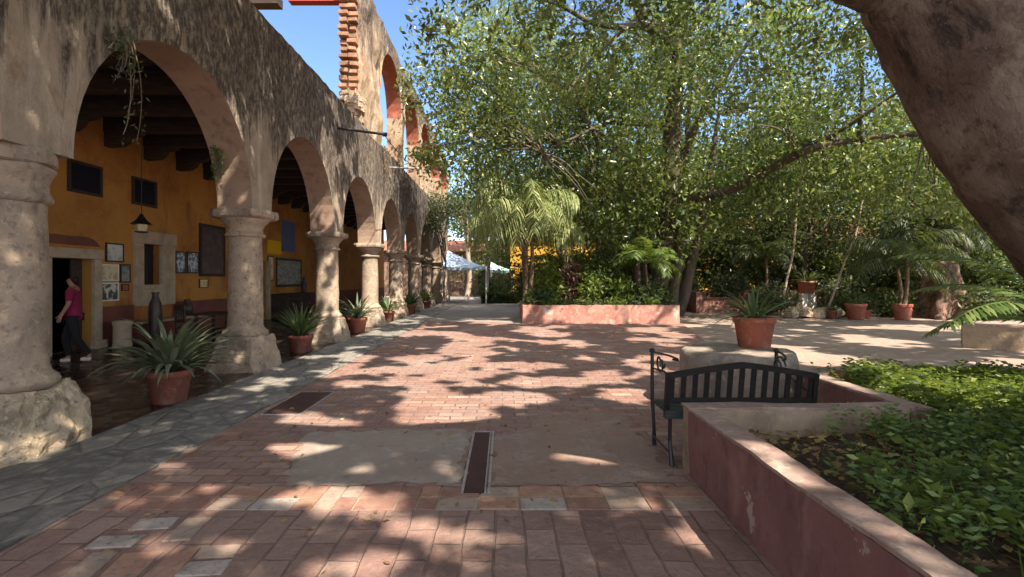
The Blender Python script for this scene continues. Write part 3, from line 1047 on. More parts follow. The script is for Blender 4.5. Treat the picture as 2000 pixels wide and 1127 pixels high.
pic(538, 588, 505, 560, M['landscape'], M['timber'], 'wide landscape print in a black frame seen through the second arch', fw=.1)
pic(522, 534, 500, 548, M['paper_warm'], M['timber'], 'narrow yellow picture left of the black framed landscape, through second arch')
o = pic(550, 574, 432, 492, M['blue_panel'], M['blue_panel'], 'blue painted panel high on the ochre wall, seen through the second arch', 'panel', name='wall_panel')
o = pic(522, 548, 470, 496, M['yellow_sign'], M['yellow_sign'], 'plain bright yellow panel on the wall left of the blue panel', 'panel', name='wall_panel')

# pendant lantern
c = Vector((-7.9, 11.15, 0))
lt = thing('hanging_lantern', (c.x, c.y, 2.62), 'dark metal lantern hanging on a long cord from the corridor beams', 'lantern')
MB().tube([(c.x, c.y, 3.0), (c.x, c.y, 5.42)], .008, 5).build('cord', M['wire'], lt)
MB().lathe([(.03, 3.02), (.05, 2.97), (.11, 2.88), (.20, 2.80), (.21, 2.785)], (c.x, c.y), 8).build('hood', M['iron'], lt)
MB().lathe([(.12, 2.785), (.10, 2.64)], (c.x, c.y), 8).build('glass_body', M['lamp_glass'], lt)
MB().lathe([(.13, 2.64), (.13, 2.615), (.05, 2.6)], (c.x, c.y), 8).build('base', M['iron'], lt)

# stone drum by the wall
t = thing('stone_drum', (-8.95, 12.0, .012), 'short pale stone drum standing by the maroon dado right of the doorway', 'drum')
MB().lathe([(.19, .012), (.2, .05), (.185, .1), (.18, .5), (.2, .55), (.2, .62), (.17, .63)], (-8.95, 12.0), 20).build('drum', M['surround'], t, smooth=True)
# low masonry bench under the window
t = thing('masonry_bench', (-9.15, 13.6, .012), 'low maroon masonry bench against the wall under the stone window', 'bench')
MB().box(XW + .04, -8.85, 12.5, 15.2, .012, .5).build('body', M['dado'], t, bevel=.02)
MB().box(XW + .04, -8.8, 12.45, 15.25, .5, .56).build('top_slab', M['surround'], t, bevel=.01)
# dark clay jar + tall urn
t = thing('tall_urn', (-8.55, 12.55, .012), 'tall black clay urn standing in front of the stone framed window', 'urn')
MB().lathe([(.10, .012), (.12, .1), (.14, .4), (.15, .75), (.13, 1.0), (.08, 1.13), (.065, 1.2), (.09, 1.27), (.085, 1.28)], (-8.55, 12.55), 20).build('body', M['clay'], t, smooth=True)
t = thing('clay_jug', (-9.1, 14.7, .56), 'round dark clay jug sitting on the maroon masonry bench', 'jug')
MB().lathe([(.09, .56), (.16, .68), (.17, .8), (.1, .92), (.07, .97), (.09, 1.02)], (-9.1, 14.7), 18).build('body', M['clay'], t, smooth=True)


def chair(loc, rz, label, dup=None, group='dark chairs round the corridor tables'):
    if dup:
        c = copy_tree(dup)
    else:
        c = thing('corridor_chair', (0, 0, 0), label, 'chair', group)
        for sx in (-1, 1):
            MB().box(sx * .19 - .02, sx * .19 + .02, -.21, -.17, 0, .44).build('leg', M['timber'], c)
            MB().bar((sx * .19, .19, 0), (sx * .19, .23, .98), .04, .04).build('leg', M['timber'], c)
        MB().box(-.22, .22, -.22, .2, .44, .49).build('seat', M['timber'], c)
        b = MB().bar((-.21, .232, .93), (.21, .232, .93), .025, .1).bar((-.19, .215, .62), (.19, .215, .62), .02, .05)
        for q in range(5):
            b.bar((-.13 + q * .065, .215, .62), (-.13 + q * .065, .232, .9), .025, .015)
        b.build('backrest', M['timber'], c)
    c.location = loc
    c.rotation_euler.z = rz
    c['label'] = label
    return c


ch = chair((-7.3, 11.9, .012), 2.6, 'dark wooden chair nearest the potted agave, left of the corridor table')
chair((-6.4, 12.6, .012), -1.2, 'dark wooden chair on the arch side of the corridor table', ch)
chair((-7.1, 13.5, .012), .3, 'dark wooden chair behind the corridor table below the oil painting', ch)
chair((-6.9, 17.2, .012), 2.9, 'dark wooden chair before the sideboard seen through the second arch', ch)
t = thing('dining_table', (-7.0, 12.7, .012), 'dark wooden table in the corridor behind the nearest potted plant', 'table')
MB().box(-7.5, -6.6, 12.25, 13.15, .72, .77).build('top', M['timber'], t, bevel=.008)
for sx in (-7.42, -6.68):
    for sy in (12.33, 13.07):
        MB().box(sx - .03, sx + .03, sy - .03, sy + .03, .012, .72).build('leg', M['timber'], t)
t = thing('sideboard', (-9.05, 21.6, .012), 'long dark wooden sideboard under the landscape print, seen through the second arch', 'sideboard')
MB().box(XW + .04, -8.8, 20.6, 23.2, .1, .95).build('body', M['timber'], t, bevel=.01)
MB().box(XW + .04, -8.75, 20.55, 23.25, .95, 1.0).build('top', M['timber'], t)
for yy in (20.7, 21.58, 22.42):
    d = MB().box(-8.8, -8.785, yy, yy + .75, .2, .85).build('door', M['timber'], t)
    MB().box(-8.785, -8.765, yy + .62, yy + .66, .5, .58).build('handle', M['steel'], d)
t = thing('carved_figure', (-9.0, 23.0, 1.0), 'small dark carved figure standing on the sideboard right of the landscape print', 'figurine')
MB().lathe([(.12, 1.0), (.13, 1.04), (.10, 1.06), (.13, 1.2), (.14, 1.35), (.09, 1.48), (.05, 1.53), (.075, 1.6), (.07, 1.66), (.02, 1.7)], (-9.0, 23.0), 14).build('figure', M['clay'], t, smooth=True)


# ------------------------------------------------------------------ people
def skin_body(name, joints, edges, mat, parent, sub=2):
    me = bpy.data.meshes.new(name)
    me.from_pydata([Vector(j[0]) for j in joints], edges, [])
    o = bpy.data.objects.new(name, me)
    COL.objects.link(o)
    m = o.modifiers.new('skin', 'SKIN')
    if not me.skin_vertices:
        bm = bmesh.new()
        bm.from_mesh(me)
        bm.verts.layers.skin.verify()
        bm.to_mesh(me)
        bm.free()
    for i, j in enumerate(joints):
        r = j[1]
        me.skin_vertices[0].data[i].radius = (r, r) if isinstance(r, (int, float)) else r
        me.skin_vertices[0].data[i].use_root = (i == 0)
    sb = o.modifiers.new('sub', 'SUBSURF')
    sb.levels = sub
    sb.render_levels = sub
    dg = bpy.context.evaluated_depsgraph_get()
    dg.update()
    nm = bpy.data.meshes.new_from_object(o.evaluated_get(dg))
    o.modifiers.clear()
    o.data = nm
    nm.materials.clear()
    nm.materials.append(mat)
    nm.polygons.foreach_set('use_smooth', [True] * len(nm.polygons))
    o.parent = parent
    return o


def hand_chain(jt, ed, wrist, hand, d, side):
    """palm and five bent fingers; wrist is a joint index"""
    d = Vector(d).normalized()
    side = Vector(side).normalized()
    back = d.cross(side).normalized()
    p0 = Vector(jt[wrist][0])
    palm = len(jt)
    jt.append((p0 + d * .05, (.036, .02)))
    ed.append((wrist, palm))
    for k, ln in enumerate((.068, .078, .072, .056)):
        b = len(jt)
        q = p0 + d * .085 + side * (.027 - k * .018)
        jt += [(q, .010), (q + d * ln * .55 + back * .008, .009), (q + d * ln * .95 + back * .028, .007)]
        ed += [(palm, b), (b, b + 1), (b + 1, b + 2)]
    b = len(jt)
    q = p0 + d * .035 + side * .036
    jt += [(q, .012), (q + d * .03 + side * .02, .010), (q + d * .055 + side * .022 + back * .012, .008)]
    ed += [(palm, b), (b, b + 1), (b + 1, b + 2)]


woman = thing('person', (-8.2, 9.75, .012), 'person with dark hair in a pink shirt and black trousers walking towards the dark doorway', 'person')
woman.rotation_euler.z = 2.0
jt = [((0, 0, .92), (.15, .11)), ((0, 0, 1.08), (.125, .10)), ((0, .01, 1.27), (.15, .105)), ((0, 0, 1.38), (.12, .09)), ((0, .01, 1.45), .05), ((0, .03, 1.53), (.075, .085)), ((0, .035, 1.61), (.078, .09)),
      ((.17, 0, 1.37), .052), ((.23, -.02, 1.12), .042), ((.22, .1, .90), .03),
      ((-.17, 0, 1.37), .052), ((-.24, .01, 1.12), .042), ((-.23, .12, .92), .03),
      ((.09, .02, .86), .085), ((.10, .16, .48), .058), ((.10, .10, .09), .038), ((.10, .22, .035), .034),
      ((-.09, 0, .86), .085), ((-.10, -.06, .48), .058), ((-.10, -.28, .12), .038), ((-.10, -.17, .04), .034)]
ed = [(0, 1), (1, 2), (2, 3), (3, 4), (4, 5), (5, 6), (3, 7), (7, 8), (8, 9), (3, 10), (10, 11), (11, 12), (0, 13), (13, 14), (14, 15), (15, 16), (0, 17), (17, 18), (18, 19), (19, 20)]
hand_chain(jt, ed, 9, None, (0, .35, -.9), (-.2, .9, .3))
hand_chain(jt, ed, 12, None, (0, .35, -.9), (.2, .9, .3))
wb_ = skin_body('body', jt, ed, M['skin'], woman)
skin_body('shirt', [((0, 0, .76), (.20, .165)), ((0, 0, 1.08), (.148, .122)), ((0, .01, 1.27), (.168, .122)), ((0, 0, 1.385), (.13, .10)), ((.175, 0, 1.37), .068), ((.225, -.018, 1.15), .06), ((-.175, 0, 1.37), .068), ((-.235, .01, 1.15), .06)],
          [(0, 1), (1, 2), (2, 3), (3, 4), (4, 5), (3, 6), (6, 7)], M['shirt'], woman)
skin_body('trousers', [((0, 0, .98), (.155, .12)), ((.09, .02, .85), .10), ((.10, .16, .48), .075), ((.10, .10, .10), .058), ((-.09, 0, .85), .10), ((-.10, -.06, .48), .075), ((-.10, -.27, .14), .058)],
          [(0, 1), (1, 2), (2, 3), (0, 4), (4, 5), (5, 6)], M['black_cloth'], woman)
skin_body('hair', [((0, .01, 1.625), (.095, .10)), ((0, -.03, 1.56), (.088, .075)), ((0, -.06, 1.47), (.06, .04))], [(0, 1), (1, 2)], M['hair'], woman)
for q in ((.10, .10, .04, .22), (-.10, -.27, .07, -.14)):
    skin_body('shoe', [((q[0], q[1] - .03, q[2]), .045), ((q[0], (q[1] + q[3]) / 2, q[2]), .043), ((q[0], q[3] + .02, q[2] - .005), .035)], [(0, 1), (1, 2)], M['shoe'], woman)


# ------------------------------------------------------------------ potted plants
def strap_bundle(base, n, ln, wd, spread, seed, droop=1.0, tilt0=.1):
    g = random.Random(seed)
    mb = MB()
    for k in range(n):
        az = g.uniform(0, 2 * PI)
        tilt = tilt0 + spread * g.random() ** .8
        L = ln * g.uniform(.6, 1.1)
        p = Vector(base) + Vector((math.cos(az), math.sin(az), 0)) * .04
        pts, ws = [], []
        ang = tilt
        st = L / 7
        w0 = wd * g.uniform(.7, 1.15)
        for i in range(8):
            t = i / 7
            pts.append(p.copy())
            ws.append(w0 * (0.55 + .9 * t if t < .35 else max(.04, 1.0 * (1 - ((t - .35) / .65) ** 1.8))))
            p += Vector((math.cos(az) * math.sin(ang), math.sin(az) * math.sin(ang), math.cos(ang))) * st
            ang += droop * g.uniform(.10, .30) * (t + .35) * 1.2
        mb.ribbon(pts, ws, (-math.sin(az), math.cos(az), 0), .16)
    return mb


def pot_mb(c, r, h, z=0.0, n=28, sq=False):
    return MB().lathe([(r * .70, z), (r * .74, z + .01), (r * .93, z + h * .80), (r * 1.0, z + h * .82), (r * 1.02, z + h * .98), (r * .99, z + h), (r * .88, z + h), (r * .85, z + h * .88)], c, n, sq)


def potted(c, r, h, label, n, ln, wd, spread, seed, mat='leaf_strap', pot='terracotta', z=.012, group=None, name='potted_plant', droop=1.0, tilt0=.1):
    t = thing(name, (c[0], c[1], z), label, 'potted plant', group)
    po = pot_mb(c, r, h, z).build('pot', M[pot], t, smooth=False)
    for p in po.data.polygons:
        p.use_smooth = abs(p.normal.z) < .5
    MB().lathe([(r * .86, z + h * .9), (.01, z + h * .93)], c, 16, cap=False).build('potting_soil', M['soil'], t)
    strap_bundle((c[0], c[1], z + h * .9), n, ln, wd, spread, seed, droop, tilt0).build('leaves', M[mat], t)
    return t


potted((-4.33, 6.62), .265, .42, 'large terracotta pot of broad silvery strap leaves between the two nearest columns', 100, .95, .085, 1.15, 21, 'leaf_strap_grey', 'terracotta_dark', droop=1.0)
potted((-4.42, 11.1), .27, .38, 'terracotta pot of upright bright green blades between the second and third columns', 90, .92, .055, .9, 22, 'leaf_strap', 'terracotta_dark', droop=.7)
potted((-4.4, 15.3), .30, .44, 'orange terracotta pot with arching grey green leaves beyond the third column', 80, 1.0, .07, 1.05, 23, 'leaf_strap_grey', 'terracotta')
potted((-4.45, 19.6), .26, .36, 'dark terracotta pot with low spreading leaves beyond the fourth column', 44, .95, .07, 1.0, 24, 'leaf_strap', 'terracotta_dark')
potted((-4.35, 23.7), .28, .42, 'bright terracotta pot with spiky green leaves beyond the fifth column', 44, 1.0, .07, .95, 25, 'leaf_strap', 'terracotta')
potted((-4.3, 28.0), .3, .4, 'distant pot with pale yellowish leaves beside the sixth column', 46, .9, .09, 1.1, 26, 'leaf_bright', 'terracotta_dark')

# ------------------------------------------------------------------ near planter with the bench
XP0, XP1 = 1.5, 1.675
planter = thing('planter_wall', (XP0, 4.2, 0), 'low maroon painted garden wall with worn concrete cap running along the brick paving', 'wall')


def wavy_box(x0, x1, y0, y1, z0, z1, step, amp, seed=0, mb=None):
    """box finely divided on top so the arris wanders"""
    mb = mb or MB()
    n1, n2 = max(1, int((x1 - x0) / step)), max(1, int((y1 - y0) / step))
    b = MB()
    def grid(f, na, nb):
        vs = [f(i / na, j / nb) for i in range(na + 1) for j in range(nb + 1)]
        fs = [(i * (nb + 1) + j, (i + 1) * (nb + 1) + j, (i + 1) * (nb + 1) + j + 1, i * (nb + 1) + j + 1) for i in range(na) for j in range(nb)]
        b.add(vs, fs)
    X = lambda u: x0 + (x1 - x0) * u
    Y = lambda u: y0 + (y1 - y0) * u
    Z = lambda u: z0 + (z1 - z0) * u
    nz = max(1, int((z1 - z0) / step))
    grid(lambda u, v: (X(u), Y(v), z1), n1, n2)
    grid(lambda u, v: (x0, Y(1 - u), Z(v)), n2, nz)
    grid(lambda u, v: (x1, Y(u), Z(v)), n2, nz)
    grid(lambda u, v: (X(u), y0, Z(v)), n1, nz)
    grid(lambda u, v: (X(1 - u), y1, Z(v)), n1, nz)
    b.jitter(amp, 3.2, seed).jitter(amp * .35, 17, seed + 4)
    return mb.add(b.v, b.f)


wavy_box(XP0, XP1, -6, 4.17, 0, .535, .06, .012).build('wall', M['maroon_wall'], planter)
wavy_box(XP0 - .003, XP1 + .003, -6, 4.17, .530, .551, .04, .014, 3).build('cap', M['cap'], planter)
cw = thing('cross_wall', (2.4, 4.26, 0), 'low rough rendered wall behind the black bench, joining the two maroon walls', 'wall')
wavy_box(XP0 + .01, 3.30, 4.175, 4.34, 0, .53, .05, .016, 5).build('wall', M['rough_render'], cw)
wavy_box(XP0 + .0, 3.31, 4.172, 4.345, .531, .552, .05, .010, 6).build('cap', M['cap'], cw)
sw = thing('alcove_wall', (3.38, 5, 0), 'short maroon garden wall on the right side of the bench alcove', 'wall')
wavy_box(3.32, 3.49, 4.172, 5.75, 0, .53, .06, .012, 7).build('wall', M['maroon_wall'], sw)
wavy_box(3.316, 3.494, 4.172, 5.75, .531, .552, .05, .010, 8).build('cap', M['cap'], sw)
# far curved wall of the planter
fw = thing('curved_wall', (5.5, 6.1, 0), 'low curved dull pink wall closing the far side of the leafy planting bed', 'wall')
path = [(3.55, 5.85), (3.8, 6.15), (4.2, 6.3), (5, 6.3), (6, 6.2), (7.2, 6.15), (8.5, 6.4), (10, 7)]
def wallpath(path, th, z0, z1, mb, sub=6):
    pts = []
    for i in range(len(path) - 1):
        a, b = Vector((*path[i], 0)), Vector((*path[i + 1], 0))
        for k in range(sub):
            pts.append(a.lerp(b, k / sub))
    pts.append(Vector((*path[-1], 0)))
    vs, fs = [], []
    for i, p in enumerate(pts):
        d = (pts[min(i + 1, len(pts) - 1)] - pts[max(0, i - 1)]).normalized()
        nn = Vector((-d.y, d.x, 0)) * th / 2
        for q, z in ((-nn, z0), (-nn, z1), (nn, z1), (nn, z0)):
            r = p + q
            vs.append((r.x, r.y, z + (.012 * noise.noise(r * 3) if z == z1 else 0)))
    for i in range(len(pts) - 1):
        for k in range(4):
            fs.append((i * 4 + k, i * 4 + (k + 1) % 4, i * 4 + 4 + (k + 1) % 4, i * 4 + 4 + k))
    fs += [(0, 3, 2, 1), tuple(len(pts) * 4 - 4 + k for k in range(4))]
    return mb.add(vs, fs)
wallpath(path, .2, 0, .49, MB()).build('wall', M['pink_wall'], fw)
wallpath(path, .21, .491, .515, MB()).build('cap', M['cap'], fw)
rw = thing('garden_wall', (11, 12, 0), 'low grey plastered wall at the right edge beyond the palm frond', 'wall')
wallpath([(10.9, 12.2), (11.7, 11.6), (13, 11.2), (18, 10.5)], .3, -.02, .5, MB()).build('wall', M['rough_render'], rw)
wallpath([(10.9, 12.2), (11.7, 11.6), (13, 11.2), (18, 10.5)], .34, .501, .55, MB()).build('cap', M['cap'], rw)

# soil of the bed
n1, n2 = 60, 70
mb = MB()
for i in range(n1 + 1):
    for j in range(n2 + 1):
        x = XP1 + (9.5 - XP1) * i / n1
        y = -3 + (9.05) * j / n2
        if y > 4.1 and x < 3.42:
            x0 = 3.42
            x = max(x, x0)
        h = .33 + .05 * noise.noise(Vector((x * 1.3, y * 1.3, 0))) + .025 * noise.noise(Vector((x * 6, y * 6, 2))) + .06 * min(1, max(0, (x - 1.9) / 1.5))
        mb.v.append((x, y, h))
for i in range(n1):
    for j in range(n2):
        a = i * (n2 + 1) + j
        if -3 + 9.05 * (j + 1) / n2 > 4.2 and mb.v[a][0] <= 3.43 and mb.v[a + n2 + 1][0] <= 3.43:
            continue
        mb.f.append((a, a + n2 + 1, a + n2 + 2, a + 1))
struct('soil', mb, M['soil'], smooth=True)

# leafy ground cover: small pinnate sprigs
def cover_points():
    g = np.random.default_rng(5)
    pts, dirs = [], []
    tries = 0
    while len(pts) < 8500 and tries < 140000:
        tries += 1
        x, y = g.uniform(1.85, 9), g.uniform(-.2, 6)
        if y > 4.05 and x < 3.7:
            continue
        edge = 2.08 + .25 * math.sin(y * 2.1) + .25 * noise.noise(Vector((y * 1.2, 2, 0)))
        if x < edge and g.random() > .10:
            continue
        if 3.1 < y < 4.15 and x < 2.75 and g.random() > .12:
            continue
        if noise.noise(Vector((x * 1.7, y * 1.7, 4))) < -.36 and g.random() > .25:
            continue
        far = y > 4.1 and x > 3.7
        h = (.19 if far else .17) * (1 + .6 * noise.noise(Vector((x * 1.1, y * 1.1, 8)))) + .08 * g.random()
        pts.append((x, y, h))
    return pts
sprigs = cover_points()
LP, LD = [], []
g = np.random.default_rng(9)
stem = MB()
for (x, y, h) in sprigs:
    z0 = .36
    az = g.uniform(0, 2 * PI)
    lean = g.uniform(.1, .7)
    top = Vector((x + math.cos(az) * lean * h, y + math.sin(az) * lean * h, z0 + h * g.uniform(.7, 1.1)))
    for k in range(5):
        # a whorl of leaflets along each sprig
        f = .35 + .65 * k / 4
        c = Vector((x, y, z0)).lerp(top, f)
        for s in (0, 1):
            a = az + PI / 2 + s * PI + g.normal() * .5
            d = Vector((math.cos(a), math.sin(a), g.uniform(-.25, .45))).normalized()
            LP.append(c + d * .035)
            LD.append(d)
LP, LD = np.array([q[:] for q in LP]), np.array([q[:] for q in LD])
back_ = (LP[:, 1] > 4.15 + .25 * np.sin(LP[:, 0] * 2.3)) & (LP[:, 0] > 3.5)
o = leaves('bright_cover', LP[back_], .075, .032, M['leaf_bright'], None, D=LD[back_], fold=.12)
tag(o, 'yellow green leafy plants across the back of the planting bed', 'ground cover', kind='stuff')
LP, LD = LP[~back_], LD[~back_]
cov = leaves('ground_cover', LP, .058, .024, M['leaf_cover'], None, D=LD, fold=.12)
tag(cov, 'low carpet of small green leaves over the planting bed', 'ground cover', kind='stuff')

g = np.random.default_rng(29)
sel = [q for q in sprigs if g.random() < .07]
bp_ = np.array([(x + g.normal() * .06, y + g.normal() * .06, .40 + h * .8) for (x, y, h) in sel for _ in range(5)])
o = leaves('broad_leaf_cover', bp_, .09, .045, M['leaf_bright'], None, flat=.55, droop=0, fold=.12)
tag(o, 'scattered broader light green leaves standing over the small leaved carpet', 'ground cover', kind='stuff')
gd = np.array([(g.normal() * .5, g.normal() * .5, 1) for _ in range(2600)])
gp = np.array([(x, y, .40) for (x, y, h) in (sprigs[g.integers(len(sprigs))] for _ in range(2600))]) + g.normal(size=(2600, 3)) * np.array([.08, .08, .03])
o = leaves('grass_blades', gp, .26, .009, M['leaf_cover'], None, D=gd, fold=.1)
tag(o, 'thin grass blades rising through the planting bed', 'grass', kind='stuff')

# leaf litter on bed and paving
g = np.random.default_rng(12)
pts = []
for k in range(700):
    x, y = g.uniform(1.72, 3.0), g.uniform(.4, 4.1)
    pts.append((x, y, .345 + .03 * noise.noise(Vector((x * 1.3, y * 1.3, 0))) + .03))
for k in range(150):
    x, y = g.uniform(1.9, 2.9), g.uniform(3.5, 4.1)
    pts.append((x, y, .39))
for k in range(420):
    x, y = g.uniform(-4, 4), g.uniform(1, 13)
    if x > 1.4 and y < 6:
        continue
    pts.append((x, y, .013))
lit = leaves('leaf_litter', pts, .065, .034, M['leaf_dry'], None, flat=.9, droop=0, fold=.05)
tag(lit, 'dry fallen leaves scattered on the soil and the bricks', 'leaf litter', kind='stuff')

# ------------------------------------------------------------------ bench
bench = thing('garden_bench', (2.03, 4.65, 0), 'black iron and wood garden bench with arched slatted back beside the low maroon wall', 'bench')
bx0, bx1 = 1.40, 2.66
yb, yf = 4.42, 4.95
seat = MB()
for k in range(5):
    y = yb + .04 + k * .098
    seat.box(bx0 + .02, bx1 - .02, y, y + .08, .42, .445)
seat.build('seat', M['bench_board'], bench, bevel=.005)
MB().box(bx0 - .02, bx0 + .30, yb - .03, yb + .03, .40, .47).build('seat_rail', M['bench_board'], bench, bevel=.004)
MB().box(bx0 + .30, bx1 + .02, yb - .02, yb + .02, .40, .445).build('seat_rail', M['bench_wood'], bench, bevel=.004)
back = MB()
lean = .16
def bk(x, z):
    return Vector((x, yb - .0 - lean * (z - .47), z))
def topz(x):
    u = abs((x - (bx0 + bx1) / 2) / ((bx1 - bx0) / 2))
    return .868 - .095 * u ** 1.2
N = 24
for i in range(N):
    xa, xb = bx0 + (bx1 - bx0) * i / N, bx0 + (bx1 - bx0) * (i + 1) / N
    back.bar(bk(xa, topz(xa)), bk(xb + .002, topz(xb)), .035, .05)
back.bar(bk(bx0, .555), bk(bx1, .555), .03, .045)
for i in range(13):
    x = bx0 + .035 + (bx1 - bx0 - .07) * i / 12
    p, q = bk(x, .56), bk(x, topz(x) - .01)
    back.add([(p.x - .021, p.y - .008, p.z), (p.x + .021, p.y - .008, p.z), (p.x + .021, p.y + .008, p.z), (p.x - .021, p.y + .008, p.z),
              (q.x - .021, q.y - .008, q.z), (q.x + .021, q.y - .008, q.z), (q.x + .021, q.y + .008, q.z), (q.x - .021, q.y + .008, q.z)],
             [(0, 3, 2, 1), (4, 5, 6, 7), (0, 1, 5, 4), (1, 2, 6, 5), (2, 3, 7, 6), (3, 0, 4, 7)])
for x in (bx0, bx1):
    back.bar(bk(x, .45), bk(x, topz(x) + .02), .04, .04)
back.build('backrest', M['bench_wood'], bench)
for sx, x in ((1, bx0), (-1, bx1)):
    MB().tube([(x + sx * .03, yb - .0, .45), (x + sx * .035, yb + .02, .2), (x + sx * .03, yb - .05, 0)], [.018, .016, .022], 8).build('leg', M['iron'], bench)
    MB().tube([(x + sx * .03, yf, .90), (x + sx * .03, yf, .46), (x + sx * .04, yf - .02, .2), (x + sx * .05, yf, 0)], [.017, .019, .016, .022], 8).build('leg', M['iron'], bench)
    MB().lathe([(.027, .895), (.03, .91), (.02, .93), (.004, .935)], (x + sx * .03, yf), 10).build('finial', M['iron'], bench)
    arm = MB()
    X = x + sx * .03
    arm.tube([(X, yf, .895), (X + sx * .03, yf - .15, .905), (X + sx * .08, yf - .30, .90), (X + sx * .12, yf - .38, .885), (X + sx * .13, yf - .36, .87), (X + sx * .10, yf - .3, .87)], .010, 6)
    sc = []
    for q in range(22):
        t = q / 21
        a = t * 4.2 * PI
        r = .085 * (1 - .75 * t)
        sc.append((X + sx * (.02 + .06 * t), yf - .12 - r * math.cos(a), .79 + r * math.sin(a)))
    arm.tube(sc, .009, 6)
    arm.tube([(X, yf, .74), (X + sx * .05, yf - .2, .745), (X + sx * .06, yf - .42, .70), (X, yb - .02, .62)], .010, 6)
    arm.build('armrest', M['iron'], bench)
    MB().tube([(x + sx * .03, yb - .03, .10), (x + sx * .03, yf, .10)], .009, 6).build('stretcher', M['iron'], bench)

# ------------------------------------------------------------------ round stone with the pot on it
st = thing('stone_trough', (2.95, 6.5, 0), 'broad worn grey stone block behind the bench, with a flower pot on top', 'stone block')
mbx = MB()
mbx.lathe([(.66, 0), (.70, .06), (.695, .35), (.69, .60), (.67, .68), (.62, .705), (.3, .71), (.02, .712)], (2.95, 6.5), 40)
mbx.jitter(.03, 2.5).jitter(.012, 9).build('block', M['grey_stone'], st, smooth=True)
potted((3.28, 6.72), .26, .40, 'red terracotta pot of spiky bromeliad leaves standing on the grey stone block', 40, .68, .05, 1.25, 31, 'leaf_strap', 'terracotta', z=.705, droop=.9)

# ------------------------------------------------------------------ drains
dr = thing('drain_channel', (-.22, 4.5, 0), 'long narrow rusty drain cover in a worn steel frame set in the paving', 'drain')
x0, x1, y0, y1 = -.325, -.105, 3.82, 5.36
f = MB()
f.box(x0, x0 + .02, y0, y1, -.02, .012).box(x1 - .02, x1, y0, y1, -.02, .012).box(x0 + .02, x1 - .02, y1 - .02, y1, -.02, .012)
f.box(x1 - .045, x1 - .035, y0, y1 - .02, -.02, .010)
f.build('frame', M['steel'], dr)
MB().box(x0 + .021, x1 - .046, y0, y1 - .021, -.02, .003).build('cover', M['rust'], dr)
hc = thing('hatch_cover', (-2.55, 6.6, 0), 'dark rusty square hatch cover lying in the bricks near the flagstones', 'hatch')
MB().box(-2.86, -2.42, 6.05, 7.2, -.02, .012).build('cover', M['rust'], hc, bevel=.006)
f = MB()
f.box(-2.88, -2.864, 6.03, 7.22, -.02, .010).box(-2.416, -2.40, 6.03, 7.22, -.02, .010).box(-2.864, -2.416, 7.204, 7.22, -.02, .010).box(-2.864, -2.416, 6.03, 6.046, -.02, .010)
f.build('frame', M['steel'], hc)

# ------------------------------------------------------------------ poles and wire on the arcade
for (Y, z, dz, L, mt, lab) in ((13.2, 5.50, -.17, 1.22, 'iron', 'dark metal pole sticking out of the arcade wall above the third column'), (18.9, 5.72, -.04, 1.1, 'steel', 'pale metal pole sticking out of the arcade wall below the ruined upper arches')):
    t = thing('wall_pole', (XF, Y, z), lab, 'pole')
    MB().tube([(XF - .05, Y, z), (XF + L, Y, z + dz)], .035, 10).build('pole', M[mt], t)
    MB().tube([(XF + L - .05, Y, z + dz), (XF + L + .05, Y, z + dz - .005)], .055, 10).build('end_cap', M[mt], t)
t = MB().tube(curve((XF + 1.2, 13.2, 5.32), (XF + 1.08, 18.9, 5.67), (0, 0, -.10), 10), .012, 5).build('wire', M['wire'])
tag(t, 'thin dark wire strung between the two wall poles', 'wire')

# ------------------------------------------------------------------ trees
def tree(name, base, label, trunk_pts, trunk_r, limbs, P_leaves, L, W, leaf, bark='bark_grey', cat='tree', group=None, droop=.3, n=10):
    t = thing(name, base, label, cat, group)
    mb = MB()
    mb.tube(trunk_pts, trunk_r, n)
    for (pts, r0, r1) in limbs:
        k = len(pts)
        mb.tube(pts, [r0 + (r1 - r0) * i / (k - 1) for i in range(k)], 7)
    mb.build('trunk', M[bark], t, smooth=True)
    leaves('crown', P_leaves, L, W, M[leaf], t, droop=droop)
    return t


# sun-lit patches on the ground (photo pixels: cx, cy, rx, ry) -> the gaps the crown leaves open
SPOTS = [(870, 795, 105, 34), (820, 770, 50, 22), (910, 818, 45, 16), (1000, 778, 90, 17), (1080, 745, 110, 12), (1180, 735, 48, 14), (1020, 715, 90, 8), (1230, 772, 60, 16),
         (625, 872, 118, 20), (640, 835, 70, 22), (590, 820, 60, 14), (690, 748, 45, 10), (1160, 890, 80, 19), (1250, 897, 60, 13), (640, 968, 120, 20), (735, 992, 55, 20), (660, 1000, 70, 14),
         (940, 1040, 56, 30), (800, 1035, 55, 28), (865, 1088, 42, 24), (735, 1105, 75, 34), (640, 1110, 60, 22), (345, 905, 35, 8), (415, 955, 34, 10), (350, 880, 30, 7), (310, 912, 26, 9),
         (425, 988, 42, 10), (395, 1015, 38, 9), (300, 1058, 50, 18), (400, 1062, 60, 22), (460, 1070, 50, 12), (150, 1108, 40, 14), (1330, 1046, 40, 18), (1395, 1075, 22, 16),
         (700, 700, 40, 8), (820, 700, 60, 8), (760, 720, 40, 6), (640, 735, 30, 6), (900, 735, 50, 8), (960, 1105, 35, 10),
         (540, 745, 40, 6), (490, 760, 30, 6), (1540, 880, 0.1, .1)]
SP = []
for (cx, cy, rx, ry) in SPOTS:
    Y = 1600 / (cy - 545)
    SP.append(((cx - 985) / 1000 * Y, Y, rx / 1000 * Y, max(.05, 1600 * ry / (cy - 545) ** 2)))
